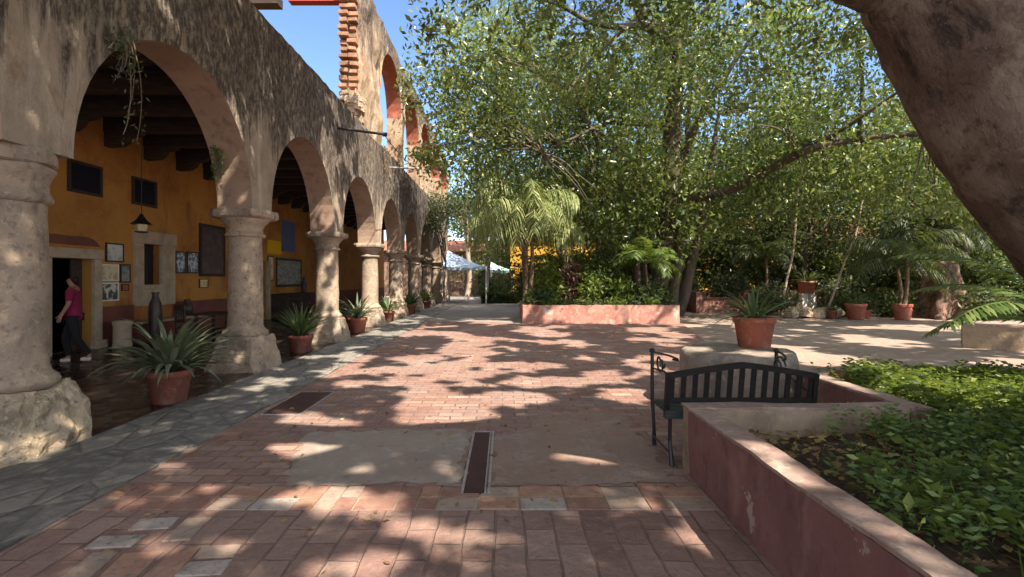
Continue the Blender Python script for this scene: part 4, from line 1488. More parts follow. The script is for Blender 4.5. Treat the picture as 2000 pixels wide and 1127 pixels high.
# raised targets, shifted to where their ray meets the ground
for (x, y, z, rx, ry) in ((1.6, 3.0, .55, .14, .42), (1.58, 1.9, .55, .10, .3), (2.45, 4.17, .42, .34, .12), (2.0, 4.26, .55, .35, .09), (4.7, 5.0, .65, 1.1, .5), (5.9, 5.2, .6, .6, .4), (3.4, 5.2, .55, .12, .6), (2.2, 3.85, .35, .35, .12), (4.2, 5.6, 1, .4, .25),
                          (-4.2, 4.5, .4, .4, .35), (-4.25, 9.0, 2.55, .22, .2), (-4.25, 9.1, 1.25, .1, .2), (-4.2, 9.0, .5, .14, .25), (-4.3, 13.3, 1.2, .25, .45), (3.0, 6.2, .7, .5, .2), (-4.35, 6.5, .5, .15, .1)):
    k = z / SUN.z
    SP.append((x - SUN.x * k, y - SUN.y * k, rx, ry))
for (x, y, z, rx, ry) in ((.7, 20.3, 4.2, 1.9, 1.9), (.7, 20.3, 2.4, 1.4, 1.4), (5.4, 19.6, 2.5, 1.2, 1.2), (3.2, 19.2, 1.3, 1.2, .5), (3.6, 18.4, .4, 2.2, .35)):
    k = z / SUN.z
    SP.append((x - SUN.x * k, y - SUN.y * k, rx, ry))
SPA = np.array(SP)


def sun_open(p):
    """True where a leaf would shade one of the lit patches of the photograph"""
    k = p.z / SUN.z
    gx, gy = p.x - SUN.x * k, p.y - SUN.y * k
    # does the ray meet the arcade wall first?
    if gx < XF:
        kk = (p.x - XF) / SUN.x
        wy, wz = p.y - SUN.y * kk, p.z - SUN.z * kk
        if wz > 0:
            if wy > 15:
                return True
            lim = .46 if wy < 9 else (.34 if wy < 12 else .08)
            return noise.noise(Vector((wy * .9 + wz * .5, wz * 1.1 - wy * .2, 3))) + .4 * noise.noise(Vector((wy * 2.4, wz * 2.2, 7))) > lim
    wob = noise.noise_vector(Vector((gx * 2.2, gy * 2.2, 1))) * .14 + noise.noise_vector(Vector((gx * 6, gy * 6, 5))) * .05
    qx, qy = gx + wob.x, gy + wob.y
    d = ((qx - SPA[:, 0]) / SPA[:, 2]) ** 2 + ((qy - SPA[:, 1]) / SPA[:, 3]) ** 2
    if (d < 1).any():
        return True
    if gy > 7.6:
        v = 1.0 * noise.noise(Vector((gx * .55, gy * .5, 11))) + .5 * noise.noise(Vector((gx * 1.3, gy * 1.2, 13))) + .35 * noise.noise(Vector((gx * 2.7, gy * 3, 15)))
        return v > .12
    if gx > 3.6 and gy > 4:
        return noise.noise(Vector((gx * .7, gy * .9, 17))) > .22
    return False


def overhead_points(n, seed, region, z0, z1, near):
    g = np.random.default_rng(seed)
    out = []
    x0, x1, y0, y1 = region
    cen = None
    for q in range(n):
        if near:
            if q % 46 == 0:
                cen = Vector((g.uniform(x0, x1), g.uniform(y0, y1), g.uniform(z0, z1)))
                cr = g.uniform(.16, .42)
            p = cen + Vector((g.normal() * cr, g.normal() * cr, g.normal() * cr * .75))
        else:
            p = Vector((g.uniform(x0, x1), g.uniform(y0, y1), g.uniform(z0, z1)))
        # uneven underside and top
        if p.z < z0 + 1.2 * (1 + noise.noise(Vector((p.x * .3, p.y * .3, 1)))):
            if g.random() < .5:
                continue
        inview = p.y > 4 and p.z < 1.75 + .56 * p.y and abs(p.x) < p.y * 1.1
        if inview:
            if not near:
                continue
            if p.x < -.205 * p.y + .5 * noise.noise(p * .9) + .15:
                continue
            if noise.noise(p * .8 + Vector((3, 1, 7))) + .5 * noise.noise(p * 2.1) < -.05:
                continue
        elif near:
            continue
        if sun_open(p):
            continue
        out.append(p[:])
    return np.array(out)


big = thing('leaning_tree', (5.2, 3.15, 0), 'massive brown smooth barked tree trunk leaning in from the right edge', 'tree')
tr = MB()
tp = [(5.35, 3.2, 0.0), (4.91, 3.11, .66), (4.62, 3.07, 1.19), (3.84, 3.04, 1.94), (3.2, 3.0, 2.61), (2.74, 3.0, 3.4), (2.32, 2.55, 4.3), (2.0, 1.75, 5.35), (1.8, 1.0, 6.55), (1.6, .4, 7.9), (1.5, 0, 9.4)]
rr = [.80, .71, .645, .60, .585, .555, .45, .36, .27, .18, .09]
tpf, rf = [], []
for i in range(len(tp) - 1):
    for k in range(9):
        u = k / 9
        tpf.append(Vector(tp[i]).lerp(Vector(tp[i + 1]), u))
        rf.append(rr[i] + (rr[i + 1] - rr[i]) * u)
tpf.append(Vector(tp[-1]))
rf.append(rr[-1])
tr.tube(tpf, rf, 64)
tr.jitter(.045, 1.2, 3).jitter(.035, 3.4, 6).jitter(.012, 9, 2)
def limb(a, b, r0, r1, bend=(0, 0, .4), n=8, w=.15, s=0, sides=12):
    pts = curve(a, b, bend, n, w, s)
    tr.tube(pts, [r0 + (r1 - r0) * i / n for i in range(n + 1)], sides)
    return pts
limb((2.72, 3.0, 3.42), (1.3, 2.3, 4.35), .27, .16, (-.22, .25, -.27), 9, .04, 1, 16)
limb((1.3, 2.3, 4.35), (1.0, -.4, 7.5), .16, .06, (-.15, .2, .3), 8, .1, 2)
limb((2.0, 1.7, 5.5), (3.5, -4, 9.8), .22, .06, (0, 0, .6), 9, .2, 4)
limb((2.75, 3, 3.5), (9, 1, 8.5), .26, .07, (0, 0, .4), 9, .2, 5)
limb((1.8, 1.0, 6.5), (0, -2, 9.5), .16, .05, (0, 0, .5), 8, .2, 6)
tr.build('trunk', M['bark'], big, smooth=True)
pts_far = overhead_points(180000, 41, (-3.6, 22, -6.5, 17.5), 6.8, 10.6, False)
leaves('crown', pts_far, .30, .17, M['leaf_ficus'], big, droop=.2, flat=.45)
# big ficus behind the pink planter
fork = P(1325, 105, 20.5)
fic_t = [(6.75, 22.5, -.1), (6.9, 22.3, 1.5), (7.0, 22, 3.5), (7.0, 21.5, 6), (6.9, 21, 8.2), fork]
fl = [
    (curve(fork, P(1255, 45, 18), (0, 0, .2), 6, .1, 1), .26, .22), (curve(P(1255, 45, 18), P(1090, 8, 15), (0, 0, -.35), 8, .08, 2), .13, .06), (curve(P(1250, 30, 18), P(1110, 175, 17), (0, 0, .2), 9, .12, 3), .10, .03),
    (curve(P(1255, 45, 18), P(1205, -60, 15), (0, 0, .2), 5, .1, 4), .2, .12), (curve(fork, P(1420, -20, 19), (0, 0, .3), 6, .15, 5), .17, .08), (curve(P(1325, 330, 21.5), P(1480, 60, 19), (-.3, 0, 0), 8, .2, 6), .20, .07),
    (curve(P(1310, 400, 22), P(1560, 300, 18), (0, 0, -.3), 9, .12, 7), .22, .15), (curve(P(1560, 300, 18), P(1810, 262, 16), (0, 0, .2), 9, .12, 8), .15, .07), (curve(P(1570, 285, 18), P(1770, 170, 16), (0, 0, -.15), 8, .12, 9), .10, .04),
    (curve(P(1675, 290, 17), P(1668, 60, 16.5), (.2, 0, 0), 7, .1, 10), .07, .05), (curve(P(1325, 250, 21), P(1060, 300, 19), (0, 0, .6), 9, .2, 11), .12, .03), (curve(P(1320, 480, 22), P(1210, 300, 24), (-.3, 0, 0), 8, .2, 12), .2, .08),
    (curve((7.6, 22.6, -.1), P(1405, 170, 22), (.3, 0, 0), 9, .15, 13), .30, .04), (curve((7.1, 21.8, -.1), P(1350, 130, 21), (.15, 0, 0), 8, .12, 23), .24, .05), (curve((5.9, 22.4, -.1), P(1250, 260, 22), (-.2, 0, 0), 8, .12, 24), .18, .08), (curve((6.2, 22.8, -.1), P(1285, 330, 23), (-.2, 0, 0), 8, .15, 14), .16, .08)]
pp = [blob_pts(600, 90, (6.5, 21, 8.2), (11, 6, 5.6), .55, 2.8, 3, .15, .50, .28),
      blob_pts(90, 60, (-1.2, 20, 8.5), (2.6, 4, 4.5), .5, 4.5, 4, .2, .5, .4),
      blob_pts(120, 60, (13, 18, 6), (5, 4, 3.6), .5, 3.2, 5, .1, .5, .35),
      blob_pts(150, 60, (5.5, 20, 5), (6, 3, 2.0), .5, 2.8, 6, .1, .45, .4)]
pa = np.concatenate(pp)
keep = (pa[:, 0] > -.212 * pa[:, 1] + .1 * rng.normal(size=len(pa)))
pa = pa[keep]
gx_, gy_ = pa[:, 0] - SUN.x / SUN.z * pa[:, 2], pa[:, 1] - SUN.y / SUN.z * pa[:, 2]
# thin the leaves that hang right in front of the main limbs so the boughs stay visible
def thin_front(pts, lines, keep):
    u, v = pts[:, 0] / pts[:, 1], (pts[:, 2] - 1.6) / pts[:, 1]
    drop = np.zeros(len(pts), bool)
    for (ln, wdt) in lines:
        for a_, b_ in zip(ln[:-1], ln[1:]):
            ua, va, ub, vb = a_[0] / a_[1], (a_[2] - 1.6) / a_[1], b_[0] / b_[1], (b_[2] - 1.6) / b_[1]
            L2 = (ub - ua) ** 2 + (vb - va) ** 2 + 1e-9
            tt = np.clip(((u - ua) * (ub - ua) + (v - va) * (vb - va)) / L2, 0, 1)
            dd_ = np.hypot(u - ua - tt * (ub - ua), v - va - tt * (vb - va))
            drop |= (dd_ < wdt) & (pts[:, 1] < a_[1] + .3)
    return pts[~drop | (rng.random(len(pts)) < keep)]


LIMBS = [([q[:] for q in fic_t[1:]] if False else [tuple(q) for q in fic_t[2:]], .016)] + [([tuple(q) for q in fl[i][0]], .008) for i in (0, 1, 2, 4, 5, 6, 7, 8, 12)]
pa = thin_front(pa, LIMBS, .42)
gx_, gy_ = pa[:, 0] - SUN.x / SUN.z * pa[:, 2], pa[:, 1] - SUN.y / SUN.z * pa[:, 2]
shade = np.zeros(len(pa), bool)
for (cx_, cy_, rx_, ry_) in SP[-5:]:
    shade |= ((gx_ - cx_) / rx_) ** 2 + ((gy_ - cy_) / ry_) ** 2 < 1
pa = pa[~shade | (rng.random(len(pa)) < .12)]
pts_near = overhead_points(190000, 43, (-3.2, 20, 8, 17.5), 5.8, 10.6, True)
pts_near = thin_front(pts_near, LIMBS, .40)
leaves('crown', pts_near, .17, .072, M['leaf_ficus'], big, droop=.5)
lp = [q for (c_, _, _) in fl for q in c_[2:]]
lpa = np.array([q[:] for q in lp])
gt = random.Random(19)
tw = []
for k in range(220):
    q = pa[gt.randrange(len(pa))]
    dd = np.linalg.norm(lpa - q, axis=1)
    j = int(dd.argmin())
    if .8 < dd[j] < 6.5:
        tw.append((curve(lp[j], q, (0, 0, .12 * dd[j]), 6, .22, k), .012 + .008 * dd[j], .008))
fl += tw
tree('spreading_ficus', (6.75, 22.5, 0), 'tall spreading ficus with many forked grey trunks rising behind the pink walled planter', fic_t, [.62, .50, .45, .42, .36, .30], fl, pa, .215, .095, 'leaf_ficus', 'bark_dark', droop=.5)

# trees further back close the view
def simple_tree(name, x, y, h, rx, rz, label, leaf, seed, ncl=150, per=55, L=.3, W=.13, bark='bark_grey', lo=None, group='background trees', cz=None, tr_=.2):
    cz = cz or h - rz
    tp = curve((x, y, -.05), (x + random.uniform(-.5, .5), y, cz), (.3, 0, 0), 8, .15, seed)
    lb = []
    g = random.Random(seed)
    for k in range(6):
        a = g.uniform(0, 2 * PI)
        s0 = tp[g.randint(3, 7)]
        lb.append((curve(s0, (x + math.cos(a) * rx * .7, y + math.sin(a) * rx * .6, cz + g.uniform(-.2, .7) * rz), (0, 0, .3), 6, .15, seed + k), tr_ * .5, .03))
    pts = blob_pts(ncl, per, (x, y, cz), (rx, rx * .8, rz), .55 * max(1, rx / 4), lo, seed, .2, .42, .35)
    return tree(name, (x, y, 0), label, tp, [tr_ * (1 - .5 * i / 8) for i in range(9)], lb, pts, L, W, leaf, bark, 'tree', group, .4)


simple_tree('background_tree', 3.5, 33, 10, 6, 4.2, 'dense green tree behind the weeping palm, right of the blue canopy', 'leaf_dark', 61, 170, 60)
simple_tree('background_tree', 5.0, 28, 13, 7.5, 5.2, 'large deep green tree directly behind the spreading ficus', 'leaf_dark', 91, 260, 60, .28, .12, lo=3)
simple_tree('background_tree', 15.5, 27, 11.5, 5.5, 4.4, 'deep green tree behind the long bough, left of the leaning trunk', 'leaf_dark', 92, 190, 60, .28, .12, lo=3.4)
simple_tree('background_tree', 12.5, 34, 12, 7, 5, 'dark tree behind the big ficus trunks in the middle', 'leaf_dark', 62, 190, 60, lo=3.2)
simple_tree('background_tree', 9.8, 29.5, 6.5, 3.4, 2.6, 'low leafy tree between the ficus trunks and the yellow wall', 'leaf_ficus', 75, 110, 55, .26, .11, lo=1.2)
simple_tree('background_tree', 16.2, 28.2, 6.2, 3.0, 2.5, 'low olive tree in front of the terracotta roofed pavilion', 'leaf_olive', 76, 100, 55, .26, .11, lo=1.4)
simple_tree('background_tree', 21.5, 26, 6.0, 3.0, 2.4, 'low dark tree behind the tree stump', 'leaf_dark', 77, 110, 55, .26, .11, lo=1.0)
simple_tree('background_tree', 12.8, 29, 5.6, 2.6, 2.3, 'low dark leafy tree behind the brick steps', 'leaf_dark', 78, 110, 55, .24, .10, lo=.9)
simple_tree('background_tree', 18.6, 27, 5.2, 2.4, 2.1, 'low green tree behind the red pot and the potted palm', 'leaf_ficus', 79, 100, 55, .24, .10, lo=.9)
simple_tree('background_tree', 6.8, 30, 5.4, 2.4, 2.2, 'low dark tree behind the right end of the pink planter', 'leaf_dark', 80, 100, 55, .24, .10, lo=.9)
simple_tree('background_tree', 23, 32, 11, 7, 4.6, 'green tree beyond the gap of bright sky, above the yellow house', 'leaf_ficus', 63, 170, 60, lo=3.6)
simple_tree('background_tree', 27, 25, 10.5, 6.5, 4.8, 'leafy tree above the tree stump at the right', 'leaf_ficus', 64, 230, 60, lo=2.5)
simple_tree('background_tree', 20, 22.5, 9, 4.2, 3.0, 'yellowish green tree over the potted palm beside the leaning trunk', 'leaf_bright', 65, 110, 55, .24, .1, lo=4.4)
simple_tree('background_tree', -1.5, 46, 13, 6, 6, 'tall tree at the far end of the stone path behind the canopy', 'leaf_ficus', 66, 170, 60, .4, .17)
simple_tree('background_tree', -3.5, 29.3, 6.6, 1.3, 1.5, 'small dark olive tree standing against the far columns of the arcade', 'leaf_olive', 67, 50, 60, .2, .07, tr_=.07)
simple_tree('background_tree', -3.0, 41, 8.5, .8, 1.2, 'thin pale trunked tree beyond the end of the arcade', 'leaf_olive', 68, 20, 50, .25, .1, 'bark_pale', tr_=.22)
simple_tree('background_tree', 36, 40, 13, 9, 6, 'broad tree far behind the right hand shrubs', 'leaf_dark', 69, 160, 60, .42, .18)
simple_tree('background_tree', 12, 52, 14, 9, 6, 'distant tall tree rising behind the yellow house in the middle', 'leaf_olive', 70, 150, 60, .45, .2, lo=6)
simple_tree('background_tree', 26, 54, 14, 8, 5, 'distant tree rising behind the right end of the yellow house', 'leaf_olive', 71, 130, 60, .45, .2, lo=8)
# slender bare stems
for (x, y, px, py, r, lab) in ((13.4, 21.5, 1690, 370, .05, 'thin pale leaning stem above the red flower pot'), (12.4, 23, 1560, 330, .06, 'slim dark leaning stem left of the round leaved shrubs'), (7.6, 24, 1318, 380, .09, 'straight pale slender trunk just right of the ficus')):
    t = MB().tube(curve((x, y, 0), P(px, py, y), (.2, 0, 0), 8, .1, r * 100), [r * (1 - .05 * i) for i in range(9)], 7).build('slender_trunk', M['bark_pale'])
    tag(t, lab, 'tree trunk')


# ------------------------------------------------------------------ palms
def frond_mb(base, az, up, L, droop, nl, ll, lw, g, hang=.5):
    mb = MB()
    pts = []
    p = Vector(base)
    ang = up
    seg = 14
    for i in range(seg + 1):
        pts.append(p.copy())
        d = Vector((math.cos(az) * math.cos(ang), math.sin(az) * math.cos(ang), math.sin(ang)))
        p += d * L / seg
        ang -= droop / seg * (.5 + 1.2 * i / seg)
    mb.tube(pts, [.022 * (1 - .8 * i / seg) * max(.5, L / 2) for i in range(seg + 1)], 5)
    side = Vector((-math.sin(az), math.cos(az), 0))
    for k in range(nl):
        t = .14 + .86 * k / nl
        f = t * seg
        i = min(seg - 1, int(f))
        c = pts[i].lerp(pts[i + 1], f - i)
        fw = (pts[i + 1] - pts[i]).normalized()
        l = ll * math.sin(PI * (.12 + .80 * t)) ** .7 * g.uniform(.8, 1.15)
        for s in (-1, 1):
            d = (side * s * 1.0 + fw * .55 + Vector((0, 0, -hang * g.uniform(.3, 1.2)))).normalized()
            m = c + d * l * .5
            e = c + d * l * .95 + Vector((0, 0, -hang * l * .35))
            wv = fw * lw / 2
            o = len(mb.v)
            mb.v += [tuple(c - wv * .4), tuple(c + wv * .4), tuple(m + wv), tuple(m - wv), tuple(e)]
            mb.f += [(o, o + 1, o + 2, o + 3), (o + 3, o + 2, o + 4)]
    return mb


def palm(x, y, h, label, leaf, nf, L, seed, droop=1.9, ll=.5, lw=.035, hang=.6, r=.09, pot=None, z=0.0, stems=1, up=(.35, 1.35), cat='palm', nl=34):
    g = random.Random(seed)
    t = thing('palm', (x, y, z), label, cat)
    zb = z
    if pot:
        pot_mb((x, y), pot[0], pot[1], z).build('pot', M['terracotta'], t)
        zb = z + pot[1] * .9
    tops = []
    for s in range(stems):
        tx, ty = x + g.uniform(-.35, .35) * (stems > 1), y + g.uniform(-.35, .35) * (stems > 1)
        hh = h * g.uniform(.75, 1.05) if stems > 1 else h
        pts = curve((x + (tx - x) * .4, y + (ty - y) * .4, zb - .02), (tx, ty, hh), (.06, 0, 0), 8, .04, seed + s)
        MB().tube(pts, [r * (1.1 - .35 * i / 8) for i in range(9)], 10).build('trunk', M['palm_bark'], t, smooth=True)
        tops.append(Vector((tx, ty, hh)))
    for k in range(nf):
        b = tops[k % len(tops)]
        az = k * 2.4 + g.uniform(-.3, .3)
        u = up[0] + (up[1] - up[0]) * (k / nf)
        frond_mb(b, az, u, L * g.uniform(.8, 1.1), droop * g.uniform(.8, 1.2), nl, ll, lw, g, hang).build('frond', M[leaf], t)
    return t


palm(.8, 20.3, 4.4, 'weeping pale green palm with long hanging feathery fronds at left of the pink planter', 'leaf_palm_pale', 52, 3.0, 81, 2.5, .9, .055, 1.2, .09, stems=4, up=(.3, 1.5))
palm(1.05, 20.6, 3.7, 'bright yellow green upright palm rising through the middle of the weeping pale palm', 'leaf_bright', 12, 1.9, 89, 1.2, .5, .06, .5, .06, up=(.7, 1.5))
palm(5.4, 19.6, 2.2, 'small bright green palm with slim trunk at the right end of the pink planter', 'leaf_palm', 16, 1.7, 82, 2.0, .5, .05, .5, .06, z=.5)
palm(15.7, 20.2, 2.6, 'dark drooping palm in a terracotta pot at the right side of the yard', 'leaf_palm_dark', 16, 2.9, 83, 2.2, .7, .05, 1.0, .08, pot=(.34, .62), stems=2)
palm(12.5, 24.5, 2.6, 'grey green palm behind the flower pot on white posts', 'leaf_palm_dark', 14, 2.3, 84, 2.0, .55, .05, .7, .08)
palm(19.5, 23, 3.6, 'large olive palm with arching fronds beside the leaning trunk', 'leaf_palm_dark', 18, 3.2, 85, 2.1, .8, .055, .9, .11)
palm(6.6, 5.6, 1.0, 'bright green palm frond plant reaching in from the right edge over the planting bed', 'leaf_palm', 12, 2.1, 86, 1.15, .38, .05, .25, .05, z=.3, up=(.3, 1.0))
palm(21.8, 21.5, 1.6, 'bushy yellow green palm among the shrubs at the far right', 'leaf_palm', 16, 2.3, 87, 1.9, .6, .06, .7, .1)
palm(2.4, 21.2, 1.9, 'narrow green palm in the middle of the pink planter', 'leaf_palm', 14, 1.9, 88, 1.9, .55, .045, .6, .06, z=.5)

# ------------------------------------------------------------------ pink planter
pk = thing('pink_planter', (3.4, 18.5, 0), 'long low pink plastered planter across the end of the brick paving', 'planter')
wavy_box(.66, 6.3, 18.4, 18.65, 0, .66, .12, .02, 11).build('wall', M['pink_wall'], pk)
wavy_box(.66, .9, 18.652, 22.5, 0, .655, .15, .02, 12).build('wall', M['pink_wall'], pk)
wavy_box(6.06, 6.3, 18.652, 22.5, 0, .655, .15, .02, 13).build('wall', M['pink_wall'], pk)
sheet('planter_soil', [(.88, 18.6), (6.1, 18.6), (6.1, 22.5), (.88, 22.5)], .55, M['soil'])


def shrub(x, y, z, rx, rz, label, leaf, seed, ncl, per, L, W, cat='shrub', group=None, clr=.16, droop=.0, ry=None):
    t = thing('shrub', (x, y, z), label, cat, group)
    g = random.Random(seed)
    mb = MB()
    for k in range(7):
        a = g.uniform(0, 2 * PI)
        mb.tube(curve((x + g.uniform(-.1, .1), y, z - .03), (x + math.cos(a) * rx * .6, y + math.sin(a) * rx * .5, z + rz * g.uniform(.9, 1.6)), (0, 0, .1), 5, .05, seed + k), [.025, .022, .018, .014, .01, .006], 5)
    mb.build('stems', M['bark_grey'], t)
    leaves('foliage', blob_pts(ncl, per, (x, y, z + rz), (rx, ry or rx * .8, rz), clr, z, seed, .1), L, W, M[leaf], t, droop=droop)
    return t


PG = 'shrubs planted in the pink planter'
g = random.Random(77)
spec = [(1.2, 19.1, .35, .3, 'leaf_dark', 'low dark shrub at the left corner of the pink planter'),
        (1.75, 19.5, .5, .8, 'leaf_bright', 'light green bush beside the red bloom in the pink planter'),
        (2.5, 19.6, .55, .95, 'leaf_ti', 'purplish leaved bush left of centre in the pink planter'),
        (3.2, 19.4, .55, .75, 'leaf_bright', 'pale green sunlit bush in the centre of the pink planter'),
        (3.8, 19.9, .6, .9, 'leaf_dark', 'dark green bush right of centre in the pink planter'),
        (4.4, 19.3, .5, .55, 'leaf_bright', 'yellow green bush near the small palm in the pink planter'),
        (5.2, 19.2, .45, .35, 'leaf_dark', 'low dark shrub under the small palm in the pink planter'),
        (5.8, 19.8, .5, .5, 'leaf_dark', 'dark shrub at the right corner of the pink planter')]
for i, (x, y, rx, rz, lf, lab) in enumerate(spec):
    shrub(x, y, .55, rx, rz, lab, lf, 100 + i, 34, 26, .22, .075, group=PG, clr=.17)
t = thing('bromeliad', (1.15, 18.95, .55), 'red flowering bromeliad at the left end of the pink planter', 'plant')
strap_bundle((1.15, 18.95, .55), 22, .55, .08, 1.2, 7).build('bracts', M['red_flower'], t)
# low fringe spilling over the planter edge
for i, xx in enumerate(np.arange(1.0, 6.2, .62)):
    o = shrub(xx, 18.75, .58, .33, .14, 'low trailing plant spilling over the front edge of the pink planter', 'leaf_bright' if i % 2 else 'leaf_dark', 130 + i, 12, 22, .14, .05, group='trailing plants along the pink planter edge', clr=.09)

# understory behind: shrubs under the ficus and along the yard
US = [(7.4, 24, 1.0, .8, 'leaf_dark', 'dark shrub just right of the pink planter, under the ficus'), (9.0, 26.5, 1.3, .9, 'leaf_dark', 'rounded dark shrub between the ficus and the brick steps'),
      (11.6, 26.5, 1.0, 1.0, 'leaf_olive', 'olive shrub behind the brick steps'), (12.0, 23.2, .9, .7, 'leaf_olive', 'dusty green shrub left of the raised red flower pot'), (15.4, 23.6, .9, .9, 'leaf_olive', 'grey green shrub right of the raised red flower pot'),
      (17.5, 24.5, 1.6, 1.4, 'leaf_dark', 'tall dark shrub behind the potted palm'), (20.0, 21.6, 1.3, 1.5, 'leaf_dark', 'dense dark shrub right of the tree stump'), (22.5, 20.6, 1.8, 1.9, 'leaf_bright', 'big bright leaved shrub at the right edge below the leaning trunk'),
      (16.6, 21.6, .8, .55, 'leaf_dark', 'low dark shrub between the potted palm and the tree stump'), (19.0, 20.3, .9, .6, 'leaf_olive', 'low olive shrub at the right foot of the tree stump'), (21.0, 20.0, 1.2, 1.0, 'leaf_dark', 'dark rounded shrub in front of the yellow green palm at far right'),
      (18.6, 23.6, 1.5, 2.1, 'leaf_dark', 'tall dark shrub directly behind the tree stump'), (14.9, 21.6, .6, .5, 'leaf_dark', 'small dark shrub between the red pot and potted palm'),
      (24.5, 23, 2.0, 2.4, 'leaf_dark', 'large dark shrub behind the bright leaved one at the right edge'), (-.8, 38, 1.4, 1.0, 'leaf_dark', 'dark shrub below the green canopy at the end of the path'), (1.5, 30, 1.7, 1.4, 'leaf_dark', 'dark bushy shrub behind the weeping palm'),
      (4.6, 26, 1.8, 1.5, 'leaf_dark', 'broad dark shrub behind the middle of the pink planter'), (8.3, 30, 1.7, 1.2, 'leaf_olive', 'olive shrub in front of the yellow house, left of the steps'), (18.2, 29, 1.8, 1.5, 'leaf_dark', 'dark shrub before the yellow house at right')]
for i, (x, y, rx, rz, lf, lab) in enumerate(US):
    shrub(x, y, -.02, rx, rz, lab, lf, 160 + i, int(46 * rx), 36, .24, .085, group='shrubs under the trees', clr=.25)
for i in range(15):
    x = 3.2 + i * 2.15 + random.uniform(-.5, .5)
    y = 30 + random.uniform(0, 8)
    rz = random.uniform(1.5, 2.4)
    if i in (5, 8):
        rz *= .6
    shrub(x, y, -.02, 1.5, rz, 'tall dark shrub in the row before the yellow house', ('leaf_dark', 'leaf_olive', 'leaf_ficus')[i % 3], 300 + i, 60, 34, .30, .12, group='row of shrubs before the yellow house', clr=.34)
hedge = thing('hedge', (-.4, 34, 0), 'low clipped dark green hedge at the end of the grey stone path', 'hedge')
MB().box(-1.3, 1.1, 33.6, 34.2, 0, .45).build('base', M['soil'], hedge)
g = np.random.default_rng(3)
leaves('foliage', np.column_stack([g.uniform(-1.5, 1.2, 5200), g.uniform(33.4, 34.4, 5200), g.uniform(.02, .72, 5200)]), .16, .07, M['leaf_dark'], hedge)

# ------------------------------------------------------------------ far pots, posts, stump, steps
potted((14.0, 20.4), .38, .62, 'bright red terracotta pot on the ground left of the potted palm', 26, .8, .07, .9, 41, 'leaf_strap', 'terracotta', 0)
t0 = None
for k, (x, y, lab) in enumerate(((14.15, 24.2, 'white stone post under the red flower pot, left one of the pair'), (14.55, 24.2, 'white stone post under the red flower pot, right one of the pair'))):
    t = thing('stone_post', (x, y, 0), lab, 'post')
    MB().box(x - .13, x + .13, y - .13, y + .13, 0, .86).build('shaft', M['white_paint'], t, bevel=.015)
    MB().box(x - .16, x + .16, y - .16, y + .16, .86, .92).build('cap', M['white_paint'], t, bevel=.01)
t = potted((14.3, 24.2), .42, .58, 'wide red terracotta pot of leafy plants raised on white stone posts', 34, 1.0, .08, 1.1, 42, 'leaf_strap', 'terracotta', .92)
t = thing('stone_block', (15.6, 22.8, 0), 'small white stone block on the ground right of the white posts', 'block')
MB().box(15.3, 15.62, 22.6, 22.9, 0, .5).jitter(.02, 3).build('block', M['white_paint'], t, bevel=.03)
potted((16.4, 20.9), .22, .36, 'small clay pot of green blades just right of the potted palm', 24, .6, .06, .9, 43, 'leaf_strap', 'terracotta', 0)
potted((13.3, 20.8), .2, .32, 'small dark clay pot just left of the bright red pot', 24, .55, .05, 1.0, 44, 'leaf_strap', 'terracotta_dark', 0)
potted((14.75, 20.9), .2, .34, 'small clay pot with grey leaves just right of the bright red pot', 22, .5, .06, 1.1, 45, 'leaf_strap_grey', 'terracotta', 0)
rk = thing('rockery', (13.0, 21.4, 0), 'low pile of rough brown rocks edging the shrubs left of the red pot', 'rock pile')
g = random.Random(8)
for k in range(9):
    m = MB().lathe([(.05, 0), (.27, .05), (.3, .2), (.2, .36), (.03, .42)], (11.9 + k * .24, 21.3 + g.uniform(-.25, .25)), 9)
    m.jitter(.12, 2.7, k).build('rock', M['rubble'], rk)
sp = thing('tree_stump', (18.0, 21.2, 0), 'rough reddish brown buttressed tree stump beside the potted palm', 'stump')
m = MB()
prof = [(1.0, -.05), (.85, .3), (.7, .8), (.6, 1.4), (.5, 1.9), (.38, 2.3), (.1, 2.45)]
fine = []
for i in range(len(prof) - 1):
    for q in range(4):
        u = q / 4
        fine.append((prof[i][0] + (prof[i + 1][0] - prof[i][0]) * u, prof[i][1] + (prof[i + 1][1] - prof[i][1]) * u))
fine.append(prof[-1])
m.lathe(fine, (18.0, 21.2), 40)
m.v = [(18 + (p[0] - 18) * (1 + .28 * math.sin(5 * math.atan2(p[1] - 21.2, p[0] - 18)) * (1.2 - p[2] / 3)), 21.2 + (p[1] - 21.2) * (1 + .28 * math.sin(5 * math.atan2(p[1] - 21.2, p[0] - 18)) * (1.2 - p[2] / 3)), p[2]) for p in m.v]
m.jitter(.22, 1.9).jitter(.07, 6).build('stump', M['stump'], sp, smooth=True)
stp = thing('brick_steps', (10.8, 25.5, 0), 'low flight of pinkish brick steps behind the pot on the stone block', 'steps')
for k in range(4):
    MB().box(9.4, 12.6, 24.6 + k * .38, 26.5, k * .17 - .02, (k + 1) * .17 + .002 * k).build('step', M['old_brick'], stp, bevel=.012)
for x in (9.1, 12.6):
    MB().box(x, x + .3, 24.3, 26.6, -.02, .98).build('cheek_wall', M['old_brick'], stp, bevel=.02)
lw_ = thing('yard_wall', (10, 28, 0), 'low pink wall along the back of the yard behind the ficus', 'wall')
wavy_box(6.6, 24, 27.8, 28.05, -.02, 1.0, .4, .02, 17).build('wall', M['pink_wall'], lw_)

